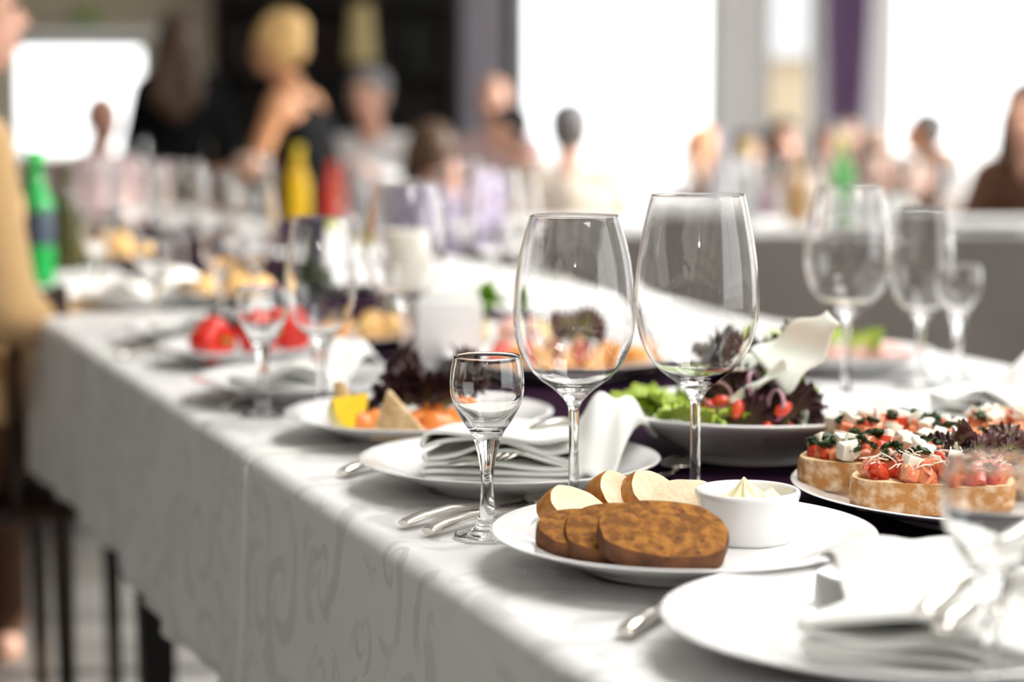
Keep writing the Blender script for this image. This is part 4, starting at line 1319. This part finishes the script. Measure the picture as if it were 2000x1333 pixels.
for i in range(5):
    q = on_plate(ham_plate, -.01 + .02 * i, -.03 + .012 * ((i * 7) % 5))
    o = obj('ham_slice', fold_me(30 + i, .05, .045, .026), M_ham, None, q, (0, 0, .5 * i), label='folded pink ham slice on the plate behind right glasses', cat='ham', group='ham slices behind the right glasses')
    s = o.modifiers.new('s', 'SOLIDIFY'); s.thickness = .002
heap(M_grn, 6, (ham_plate.location.x - .02, ham_plate.location.y), .06, ham_plate.location.z + .02, 'green lettuce leaf on the ham plate at right', 'lettuce on the ham plate', .75, 51, LEAF_G)
heap(M_red, 3, (ham_plate.location.x - .055, ham_plate.location.y - .03), .03, ham_plate.location.z + .015, 'dark lettuce leaf on the ham plate at right', 'dark lettuce on the ham plate', .6, 52)

# white napkin holder, candle, flowers, bottles on the table
p = ad(872, 600, 2.54)
nh = empty('napkin_holder', (p.x, p.y, TOPR), (0, 0, .2), label='white rectangular napkin holder between plates in mid distance', cat='napkin holder')
obj('holder_base', boxmesh('holder_base', (0, 0, .004), (.085, .05, .008), .002), M_porc, nh)
for y in (-.022, .022):
    obj('holder_side', boxmesh('holder_side', (0, y, .049), (.085, .005, .082), .002), M_porc, nh)
for i in range(6):
    o = obj('paper_napkin', boxmesh('paper_napkin', (0, -.016 + i * .0064, .055), (.078, .0045, .092), .001), M_napkin, nh)
p = ad(797, 550, 3.02)
cn = empty('candle', (p.x, p.y, TOP), label='thick white pillar candle behind the large blurred wine glass', cat='candle')
obj('wax', MB().add(*lathe([(0, 0), (.043, 0), (.044, .002), (.044, .150), (.042, .154), (.035, .150), (0, .146)], 48)).mesh('wax', True, 50), mat('white_wax', (.86, .84, .76), .4, sss=.3), cn)
obj('wick', MB().add(*tube([(0, 0, .145), (.001, 0, .155), (.003, 0, .160)], .001, 6)).mesh('wick'), M_dark, cn)
# flower arrangement
p = ad(602, 500, 3.55)
fa = empty('flower_arrangement', (p.x, p.y, TOP), label='low bunch of purple and yellow flowers in mid distance', cat='flowers')
obj('vase', MB().add(*lathe([(0, 0), (.028, 0), (.036, .02), (.035, .04), (.031, .05), (.028, .05), (.032, .038), (.033, .02), (.026, .004), (0, .004)], 32)).mesh('vase', True), mat('dark_green_vase', (.02, .05, .03), .2), fa)
obj('foliage', leafy('foliage', 130, .075, .010, 1.5, 8), mat('dark_foliage', (.035, .075, .018), .5, col2=(.07, .12, .02), nscale=40), fa, (0, 0, .045), kind='stuff')
def blossom(seed, n=16, r=.016):
    b = MB()
    r_ = random.Random(seed)
    for lay_ in range(3):
        for i in range(n // 2):
            a = 2 * PI * i / (n // 2) + lay_ * .4
            t = .35 + .4 * lay_
            d = Vector((math.cos(a) * math.sin(t), math.sin(a) * math.sin(t), math.cos(t)))
            sd = Vector((-math.sin(a), math.cos(a), 0))
            b.add([Vector((0, 0, 0)), d * r * .6 - sd * r * .28, d * r, d * r * .6 + sd * r * .28], [(0, 1, 2, 3)])
    b.add(*ball((0, 0, r * .3), r * .3, 8, 6))
    return b.mesh('blossom', True)
BL = blossom(1)
cols = [mat('purple_petal', (.07, .025, .14), .6), mat('plum_petal', (.05, .02, .07), .6), mat('magenta_petal', (.30, .05, .16), .6), mat('lime_yellow_petal', (.55, .55, .03), .6)]
r_ = random.Random(6)
for i in range(34):
    a, t = r_.uniform(0, 2 * PI), math.sqrt(r_.random()) * 1.15
    me = BL.copy()
    x, y, z = .078 * math.sin(t) * math.cos(a), .078 * math.sin(t) * math.sin(a), .06 + .07 * math.cos(t)
    ci = 3 if x > .035 else (2 if x < -.045 else (0 if i % 2 else 1))
    obj('blossom', me, cols[ci], fa, (x, y, z), (math.sin(t) * -math.sin(a), math.sin(t) * math.cos(a), 0), scale=1.25)

def bottle(px, d, H, R, m, label, cap=None, band=None, bandm=None, z=TOP, neck=.013, name='bottle', group=None):
    p = ad(px, 450, d)
    e = empty(name, (p.x, d, z), label=label, cat='bottle', group=group)
    sh = H * .58
    prof = [(0, .003), (R * .75, .0), (R * .97, .004), (R, .012), (R, sh), (R * .93, sh + H * .05), (R * .6, sh + H * .14), (neck * 1.1, sh + H * .22), (neck, H * .86), (neck, H * .985), (neck * .7, H * .985), (0, H * .985)]
    obj('bottle_body', MB().add(*lathe(prof, 36)).mesh('bottle_body', True, 60), m, e)
    obj('cap', MB().add(*lathe([(0, H * .92), (neck * 1.25, H * .92), (neck * 1.25, H), (neck * 1.1, H * 1.005), (0, H * 1.005)], 24)).mesh('cap', True, 50), cap or M_steel, e)
    if band:
        obj('label', MB().add(*lathe([(R * 1.012, H * band[0]), (R * 1.018, H * (band[0] + .005)), (R * 1.018, H * (band[1] - .005)), (R * 1.012, H * band[1])], 36)).mesh('label', True, 50), bandm, e)
    return e
M_green = mat('green_bottle', (.02, .42, .09), .12, trans=.5, ior=1.35)
M_olive = mat('olive_glass', (.05, .05, .012), .1)
bottle(72, 3.86, .262, .034, M_green, 'green bottle with dark label at the left end of table', mat('green_cap', (.03, .5, .08), .35), (.30, .56), mat('navy_label', (.02, .035, .06), .5))
bottle(128, 4.25, .225, .033, M_olive, 'dark olive bottle standing right of the green bottle', M_olive)
bottle(583, 5.5, .25, .034, mat('yellow_juice', (.90, .55, .01), .25), 'yellow juice bottle in front of the blonde woman', mat('yellow_cap', (.8, .62, .05), .4), name='juice_bottle')
bottle(650, 5.7, .20, .030, mat('red_plastic', (.75, .05, .03), .3), 'red sauce bottle right of the yellow juice bottle', mat('red_cap', (.6, .03, .02), .4), name='sauce_bottle')
Z2 = TZ + .0026
def b2(px, d, *a, **k): return bottle(px, d, *a, z=Z2, **k)
b2(1642, 5.95, .27, .036, mat('pale_green_bottle', (.16, .60, .16), .15, trans=.3), 'light green bottle on the background table before purple curtain', mat('lime_cap', (.6, .7, .06), .4))
b2(1455, 6.0, .25, .036, mat('clear_water_bottle', (.85, .88, .88), .08, trans=.6, ior=1.33), 'clear bottle with yellow cap on the background table', mat('yellow_lid', (.85, .75, .02), .4))
b2(1556, 6.1, .20, .030, mat('amber_bottle', (.45, .25, .08), .15, trans=.3), 'amber bottle on the background table', mat('gold_cap', (.7, .5, .2), .3, 1.0))
b2(1408, 6.2, .27, .038, mat('pale_blue_bottle', (.75, .78, .85), .1, trans=.6, ior=1.33), 'pale clear bottle at the left on the background table', mat('blue_cap', (.5, .5, .75), .4))
for i, (px, d, lab) in enumerate(((1600, 5.85, 'beside the light green bottle'), (1515, 5.9, 'between amber and clear bottles'), (1350, 5.95, 'behind right focused glass rim'), (1420, 5.8, 'in front of the pale bottle'), (1690, 5.82, 'right of the light green bottle'), (1770, 5.85, 'before the two dark-haired heads at right'))):
    p = ad(px, 450, d)
    obj('wine_glass', WINE_T, M_glass, None, (p.x, d, Z2), label='blurred wine glass on the background table ' + lab, cat='glass', group='wine glasses on the background table')
for i, (px, d, lab) in enumerate(((1655, 5.80, 'below the light green bottle'), (1800, 5.85, 'at the right on background table'), (1940, 5.80, 'at far right, before the long brown hair'))):
    p = ad(px, 450, d)
    obj('plate', PLATE_B, M_porc, None, (p.x, d, Z2), label='white plate ' + lab, cat='plate', group='plates on the background table')
p = ad(1800, 450, 5.85)
napkin((p.x - .04, p.y - .06, Z2 + PH + .001), 0.2, 'white napkin on a plate of the background table', NAP2, [(.0, .03, .014, .2, (1.5, 1, 1.3))])

# ------------------------------------------------------------------ people and chairs
def make_chair():
    c = empty('dining_chair', (0, 0, 0), cat='chair')
    obj('seat', boxmesh('seat', (0, 0, .435), (.42, .42, .03), .01), M_chair, c)
    for sx_ in (-1, 1):
        obj('leg', MB().add(*tube([(sx_ * .18, .18, 0), (sx_ * .18, .18, .42)], [.014, .02], 10)).mesh('leg', True, 50), M_chair, c)
        obj('leg', MB().add(*tube([(sx_ * .18, -.21, 0), (sx_ * .18, -.185, .42), (sx_ * .18, -.20, .62), (sx_ * .18, -.235, .84)], [.014, .02, .018, .014], 10)).mesh('leg', True, 50), M_chair, c)
    obj('top_rail', boxmesh('top_rail', (0, -.232, .79), (.37, .022, .09), .006), M_chair, c)
    for x in (-.10, 0, .10):
        obj('slat', MB().add(*tube([(x, -.19, .44), (x, -.205, .62), (x, -.23, .76)], .010, 8)).mesh('slat', True, 50), M_chair, c)
    return c
CHAIR = make_chair()
first_chair = [True]
def chair(loc, rz, label):
    global CHAIR
    o = CHAIR if first_chair[0] else copy_tree(CHAIR)
    first_chair[0] = False
    o.location = loc; o.rotation_euler = (0, 0, rz)
    tag(o, label, 'chair', 'dark wooden chairs in the room')
    return o

M_skin = mat('light_skin', (.62, .34, .24), .5, sss=.15, col2=(.66, .38, .28), nscale=6)
M_tan = mat('tanned_skin', (.58, .27, .13), .5, sss=.1, col2=(.62, .31, .16), nscale=6)
M_lips = mat('lips', (.45, .12, .10), .4)
M_eye = mat('eye_dark', (.03, .02, .018), .2)
def hairm(name, c): return mat(name, c, .5, col2=tuple(x * 1.7 for x in c), nscale=40, bump=.5, bscale=60, bdist=.006)
H_dark, H_brown, H_blonde, H_grey, H_black = hairm('dark_brown_hair', (.030, .018, .012)), hairm('brown_hair', (.060, .032, .017)), hairm('blonde_hair', (.62, .40, .16)), hairm('grey_hair', (.13, .125, .13)), hairm('black_hair', (.010, .008, .008))
CL = {k: mat('cloth_' + k, c, .9, bump=.3, bscale=60, sheen=0 if max(c) < .2 else .2, spec=.2, bdist=.004) for k, c in dict(tan=(.56, .36, .17), black=(.004, .004, .005), white=(.84, .84, .85), beige=(.62, .54, .45), pink=(.62, .46, .46), lavender=(.36, .31, .45), grey=(.35, .33, .34), plum=(.14, .06, .10), red=(.55, .04, .03), cream=(.80, .76, .70), navy=(.03, .03, .05), brown=(.10, .05, .03)).items()}

def person(loc, rz, label, pose='sit', sc=1.0, lean=.10, hair='short', hm=None, skin=None, top='white', bottom='navy', bare_arms=False, turn=0.0, tilt=0.0, bend=0.0, twist=0.0, arms='table', bare_legs=False, build=1.0, side=0.0, group=None, dress=False):
    hm = hm or H_dark; skin = skin or M_skin
    V = Vector
    zp = .53 if pose == 'sit' else .93
    tor = []                                   # torso chain
    pel = V((0, 0, zp))
    def up(h): return V((side * h, lean * (h / .5) ** 1.3 + h * math.sin(bend), zp + h * math.cos(bend) - .12 * lean * h))
    wst, cst, shl, nk, hd = up(.16), up(.34), up(.47), up(.54), up(.68) + V((0, .02, 0))
    b = build
    P_body, P_top, P_bot = [], [], []
    cap = lambda a, r0, c_, r1: capsule(a, r0, c_, r1)
    torso = [cap(pel - V((.075 * b, 0, 0)), .105 * b, pel + V((.075 * b, 0, 0)), .105 * b), cap(pel, .115 * b, wst, .105 * b), cap(wst, .108 * b, cst, .115 * b),
             cap(wst + V((.04, 0, 0)), .095 * b, cst + V((.07, 0, 0)), .092 * b), cap(wst - V((.04, 0, 0)), .095 * b, cst - V((.07, 0, 0)), .092 * b),
             cap(cst + V((.08 * b, 0, .02)), .085, shl + V((.135 * b, 0, -.02)), .06), cap(cst - V((.08 * b, 0, -.02)), .085, shl - V((.135 * b, 0, .02)), .06),
             cap(shl + V((.13 * b, 0, -.01)), .058, shl - V((.13 * b, 0, .01)), .058), cap(shl, .075, nk, .055)]
    neck = [cap(nk - V((0, 0, .03)), .054, hd - V((0, .015, .06)), .050)]
    # head, turned and tilted on the neck
    HR = Matrix.Translation(hd) @ Matrix.Rotation(turn, 4, 'Z') @ Matrix.Rotation(-tilt, 4, 'X') @ Matrix.Translation(-hd)
    hp = lambda x, y, z: HR @ (hd + V((x, y, z)))
    hq = HR.to_3x3().to_4x4()
    head = [ball(hp(0, -.008, .025), (.074, .094, .092), 20, 14, hq), ball(hp(0, .022, -.035), (.056, .066, .075), 16, 12, hq), ball(hp(0, .050, -.075), (.030, .030, .026), 12, 8, hq),
            capsule(hp(0, .082, .015), .009, hp(0, .102, -.022), .013, 10), ball(hp(.074, -.012, -.01), (.012, .022, .032), 10, 8, hq), ball(hp(-.074, -.012, -.01), (.012, .022, .032), 10, 8, hq),
            ball(hp(0, .080, -.052), (.024, .012, .010), 10, 8, hq), ball(hp(.03, .070, .026), (.022, .016, .008), 10, 8, hq), ball(hp(-.03, .070, .026), (.022, .016, .008), 10, 8, hq)]
    P_body += torso + neck + head
    # arms
    def arm(s, el, wr, fdir):
        sh = shl + V((s * .165 * b, 0, -.025))
        A = [cap(sh, .052, el, .040), cap(el, .041, wr, .027)]
        fd = fdir.normalized()
        side_ = fd.cross(V((0, 0, 1))).normalized() if abs(fd.z) < .95 else V((1, 0, 0))
        nrm = side_.cross(fd).normalized()
        palm = wr + fd * .065
        A2 = [cap(wr, .026, palm - fd * .01, .024), cap(wr + side_ * .018 + fd * .02, .018, palm + side_ * .022, .015), cap(wr - side_ * .018 + fd * .02, .018, palm - side_ * .022, .015)]
        for i, L in enumerate((.065, .075, .070, .055)):
            r0 = palm + side_ * (.031 - .0205 * i) + fd * .01
            m1 = r0 + fd * L * .5 - nrm * .006
            A2 += [cap(r0, .0105, m1, .0100), cap(m1, .0100, m1 + fd * L * .42 - nrm * .018, .0090)]
        th0 = wr + side_ * s * -.026 + fd * .025
        A2 += [cap(th0, .0135, th0 - side_ * s * .024 + fd * .032, .012), cap(th0 - side_ * s * .024 + fd * .032, .0115, th0 - side_ * s * .026 + fd * .062, .010)]
        return A, A2
    for s in (-1, 1):
        if arms == 'table':
            el, wr, fd = shl + V((s * .235, .07, -.27)), shl + V((s * .13, .29, -.30)), V((-s * .5, 1, -.02))
        elif arms == 'down':
            el, wr, fd = shl + V((s * .225, .00, -.29)), shl + V((s * .20, .06, -.53)), V((0, .15, -1))
        elif arms == 'elbow' and s < 0:
            el, wr, fd = shl + V((s * .30, .08, -.16)), shl + V((s * .10, .28, -.12)), V((.5, .6, .6))
        elif arms == 'lap':
            el, wr, fd = shl + V((s * .24, .02, -.27)), V((s * .13, .26, zp + .13)), V((-s * .4, 1, -.2))
        else:
            el, wr, fd = shl + V((s * .24, .06, -.27)), shl + V((s * .14, .27, -.31)), V((-s * .5, 1, 0))
        A, H = arm(s, el, wr, fd)
        P_body += A + H
        sl = [cap(shl + V((s * .165 * b, 0, -.025)), .064, el if not bare_arms else shl.lerp(el, .12) + V((s * .10, 0, -.02)), .054 if not bare_arms else .062)]
        if not bare_arms: sl.append(cap(el, .054, el.lerp(wr, .88), .038))
        if bare_arms: sl = []
        P_top += sl
    # legs
    for s in (-1, 1):
        hip = pel + V((s * .09, 0, -.02))
        if pose == 'sit': kn, an = V((s * .11, .43, .49)), V((s * .12, .40, .085))
        else: kn, an = V((s * .10, .03, .49)), V((s * .10, -.01, .085))
        TW_ = Matrix.Rotation(twist, 3, 'Z')
        kn, an, fw = TW_ @ kn, TW_ @ an, TW_ @ V((0, 1, 0))
        if twist: hip = TW_ @ V((s * .09, 0, 0)) + pel - V((0, 0, .02))
        P_body += [cap(hip, .088, kn, .058), cap(kn, .056, kn.lerp(an, .35) - fw * .012, .055), cap(kn.lerp(an, .35) - fw * .012, .055, an, .036),
                   cap(an - fw * .02 - V((0, 0, .045)), .036, an + fw * .12 - V((0, 0, .055)), .028), cap(an + fw * .12 - V((0, 0, .055)), .029, an + fw * .17 - V((0, 0, .06)), .022)]
        if dress: P_bot += [cap(hip, .11, hip.lerp(kn, .9), .10)]
        else:
            P_bot += [cap(hip, .10, kn, .070)]
            if not bare_legs: P_bot += [cap(kn, .070, an + V((0, 0, .0)), .052)]
    for tpr in torso[:]: pass
    P_top += [cap(pel + V((0, 0, .04)) - V((.075 * b, 0, 0)), .118 * b, pel + V((.075 * b, 0, .04)), .118 * b), cap(pel, .125 * b, wst, .118 * b), cap(wst, .12 * b, cst, .128 * b),
              cap(wst + V((.04, 0, 0)), .107 * b, cst + V((.07, 0, 0)), .104 * b), cap(wst - V((.04, 0, 0)), .107 * b, cst - V((.07, 0, 0)), .104 * b)]
    if bare_arms: P_top += [cap(cst + V((.06, 0, 0)), .10, shl + V((.07, 0, -.02)), .062), cap(cst - V((.06, 0, 0)), .10, shl - V((.07, 0, .02)), .062)]
    else: P_top += [cap(cst + V((.08 * b, 0, .02)), .096, shl + V((.135 * b, 0, -.02)), .072), cap(cst - V((.08 * b, 0, -.02)), .096, shl - V((.135 * b, 0, .02)), .072), cap(shl + V((.13 * b, 0, -.01)), .069, shl - V((.13 * b, 0, .01)), .069)]
    P_bot += [cap(pel - V((.08 * b, 0, .02)), .118 * b, pel + V((.08 * b, 0, -.02)), .118 * b)]
    root = obj('person', blob('person', P_body, .0105, 3), skin, None, loc, (0, 0, rz), label=label, cat='person', group=group, scale=sc)
    obj('shirt' if not dress else 'dress', blob('shirt', P_top if not dress else P_top + P_bot, .017, 5), CL[top], root)
    if not dress: obj('trousers' if not bare_legs else 'shorts', blob('trousers', P_bot, .018, 5), CL[bottom], root)
    for s in (-1, 1):
        obj('eye', MB().add(*ball(hp(s * .031, .077, .008), (.012, .006, .007), 10, 8, hq)).mesh('eye', True), M_eye, root)
    obj('mouth', MB().add(*ball(hp(0, .089, -.053), (.020, .006, .006), 10, 8, hq)).mesh('mouth', True), M_lips, root)
    if hair != 'bald':
        hs = [ball(hp(0, -.026, .047), (.090, .104, .092), 20, 14, hq), ball(hp(0, -.045, -.0), (.078, .075, .085), 18, 12, hq)]
        if hair == 'long':
            hs += [capsule(hp(0, -.05, .02), .085, nk + V((0, -.08, .0)), .085), capsule(nk + V((.05, -.085, .02)), .07, cst + V((.07, -.12, .06)), .06), capsule(nk + V((-.05, -.085, .02)), .07, cst + V((-.07, -.12, .06)), .06),
                   capsule(nk + V((0, -.09, .02)), .07, cst + V((0, -.13, .0)), .06), capsule(hp(.075, -.01, 0), .03, hp(.085, .0, -.16), .035), capsule(hp(-.075, -.01, 0), .03, hp(-.085, .0, -.16), .035)]
        elif hair == 'updo':
            hs += [ball(hp(0, -.07, .075), (.085, .080, .080), 18, 12, hq), ball(hp(.02, -.03, .10), (.07, .08, .06), 16, 12, hq), ball(hp(0, -.10, .0), (.06, .05, .06), 16, 12, hq)]
        elif hair == 'bob':
            hs += [capsule(hp(.06, -.03, .03), .05, hp(.07, -.02, -.08), .04), capsule(hp(-.06, -.03, .03), .05, hp(-.07, -.02, -.08), .04), capsule(hp(0, -.07, .02), .06, hp(0, -.075, -.08), .055)]
        obj('hair', blob('hair', hs, .013, 3), hm, root)
    return root

def seat(px, py, d, faceto, label, chair_label, rz=None, **k):
    """seated figure whose head centre shows at pixel (px, py) when it sits d metres away"""
    lean = k.get('lean', .10)
    h = ad(px, py, d)
    head_local = .53 + .68 - .12 * lean * .68
    bend = math.acos(max(.6, min(1, (h.z / .88 - .53) / .68)))
    head_local = .53 + .68 * math.cos(bend) - .12 * lean * .68
    sc = h.z / head_local
    if rz is None: rz = math.atan2(faceto[1] - h.y, faceto[0] - h.x) - PI / 2
    fy = lean * (.68 / .5) ** 1.3 + .02 + .68 * math.sin(bend)
    sd = k.get('side', 0) * .68
    off = Matrix.Rotation(rz, 3, 'Z') @ Vector((sd * sc, fy * sc, 0))
    base = Vector((h.x - off.x, h.y - off.y, 0))
    o = person(base, rz, label, 'sit', sc, bend=bend, tilt=-bend * .5, **k)
    c = chair((base.x, base.y, 0), rz + k.get('twist', 0), chair_label)
    c.scale = (sc * .92, sc * .92, sc * .915)
    return o
def stand(px, py, d, rz, label, **k):
    lean = k.get('lean', .05)
    h = ad(px, py, d)
    sc = h.z / (.93 + .68 - .12 * lean * .68)
    fy = lean * (.68 / .5) ** 1.3 + .02
    off = Matrix.Rotation(rz, 3, 'Z') @ Vector((0, fy * sc, 0))
    return person((h.x - off.x, h.y - off.y, 0), rz, label, 'stand', sc, **k)

# long-table guests on the left
tp = T(2.35, .3)
seat(-72, 20, 3.45, (tp.x, tp.y), 'person in tan jacket with dark hair, cut by the left edge of picture', 'dark chair under the person in tan jacket', lean=.02, top='tan', bottom='brown', hair='short', hm=H_dark, arms='lap', rz=-1.05, twist=1.4, build=1.05)
stand(345, 75, 8.4, .1, 'woman seen from behind with long brown hair, black dress', hair='long', hm=H_brown, top='black', arms='down', dress=True, build=.95)
stand(535, 95, 6.7, 1.25, 'woman with blonde updo and bare tanned shoulders facing left', hair='updo', hm=H_blonde, skin=M_tan, top='black', bare_arms=True, arms='table', dress=True, lean=.12)
seat(200, 235, 7.9, (-.3, 6), 'seated person in pink behind the green bottle, partly hidden', 'dark chair under the person in pink', top='pink', hair='bald', lean=.1, build=1.15)
seat(718, 190, 8.3, (0, 3), 'seated person in white shirt with raised elbow before dark cabinet', 'dark chair under the raised-elbow person', top='white', hair='short', hm=H_grey, arms='elbow', lean=.08, build=1.1, rz=PI - .3)
seat(835, 300, 6.9, (-1.2, 9), 'person with dark brown hair seen from behind before dark cabinet', 'dark chair before the black cabinet, middle one', top='lavender', hair='bob', hm=H_brown, lean=.12)
seat(963, 198, 9.4, (-1, 6), 'pale bald guest seated in front of the grey pillar', 'dark chair before the grey pillar', top='pink', hair='bald', build=1.1)
seat(985, 258, 8.3, (-3, 7.0), 'man in white shirt with short dark hair facing left', 'dark chair under the man facing left', top='white', hair='short', hm=H_black, lean=.08, turn=.1)
seat(1112, 258, 7.4, (.4, 14), 'man seen from behind with dark grey hair, beige top, before bright window', 'dark chair before the bright middle window', top='beige', hair='short', hm=H_grey, lean=.05, build=1.12)
# guests at the second table
RT = (1.2, 6.0)
seat(1368, 300, 7.0, RT, 'seated guest with reddish face behind the right focused wine glass', 'dark chair behind background table, leftmost', top='plum', hair='bald', skin=M_tan, rz=PI - .5)
seat(1458, 300, 9.9, RT, 'dark-haired guest half hidden behind bottles at background table', 'dark chair behind background table, second from left', top='white', hair='short', hm=H_black)
seat(1532, 285, 8.2, RT, 'guest with pink face and full black hair facing the camera', 'dark chair behind the amber bottle', top='cream', hair='bob', hm=H_black, rz=PI)
seat(1622, 285, 9.1, RT, 'guest in pinkish top beside the purple curtain', 'dark chair below the purple curtain', top='pink', hair='short', hm=H_grey, rz=PI - .2)
seat(1655, 262, 11.2, RT, 'dark-haired guest directly below the purple curtain', 'dark chair close to the purple curtain', top='plum', hair='short', hm=H_black)
seat(1712, 345, 6.95, (2.6, 7.4), 'brown-haired guest with low head, left of two at right', 'dark chair at right, left of two', top='cream', hair='bob', hm=H_dark, rz=PI + .05, lean=.04)
seat(1795, 352, 8.1, (1.0, 8), 'dark brown-haired guest with low head, right of two', 'dark chair at right, right of two', top='cream', hair='bob', hm=H_dark, rz=PI - .5, lean=.04)
seat(1710, 285, 10.2, RT, 'guest in cream with pale covered hair at right window', 'dark chair below the right window, left one', top='cream', hair='short', hm=mat('pale_hair', (.75, .70, .62), .6))
seat(1800, 262, 9.6, RT, 'guest with orange-tanned face and grey hair at right window', 'dark chair below the right window, right one', top='white', hair='short', hm=H_grey, skin=M_tan, rz=PI / 2)
seat(2005, 225, 6.85, RT, 'guest with long brown hair at the right edge of picture', 'dark chair at the right edge behind background table', top='brown', hair='long', hm=H_brown, rz=PI - .5, lean=.1)
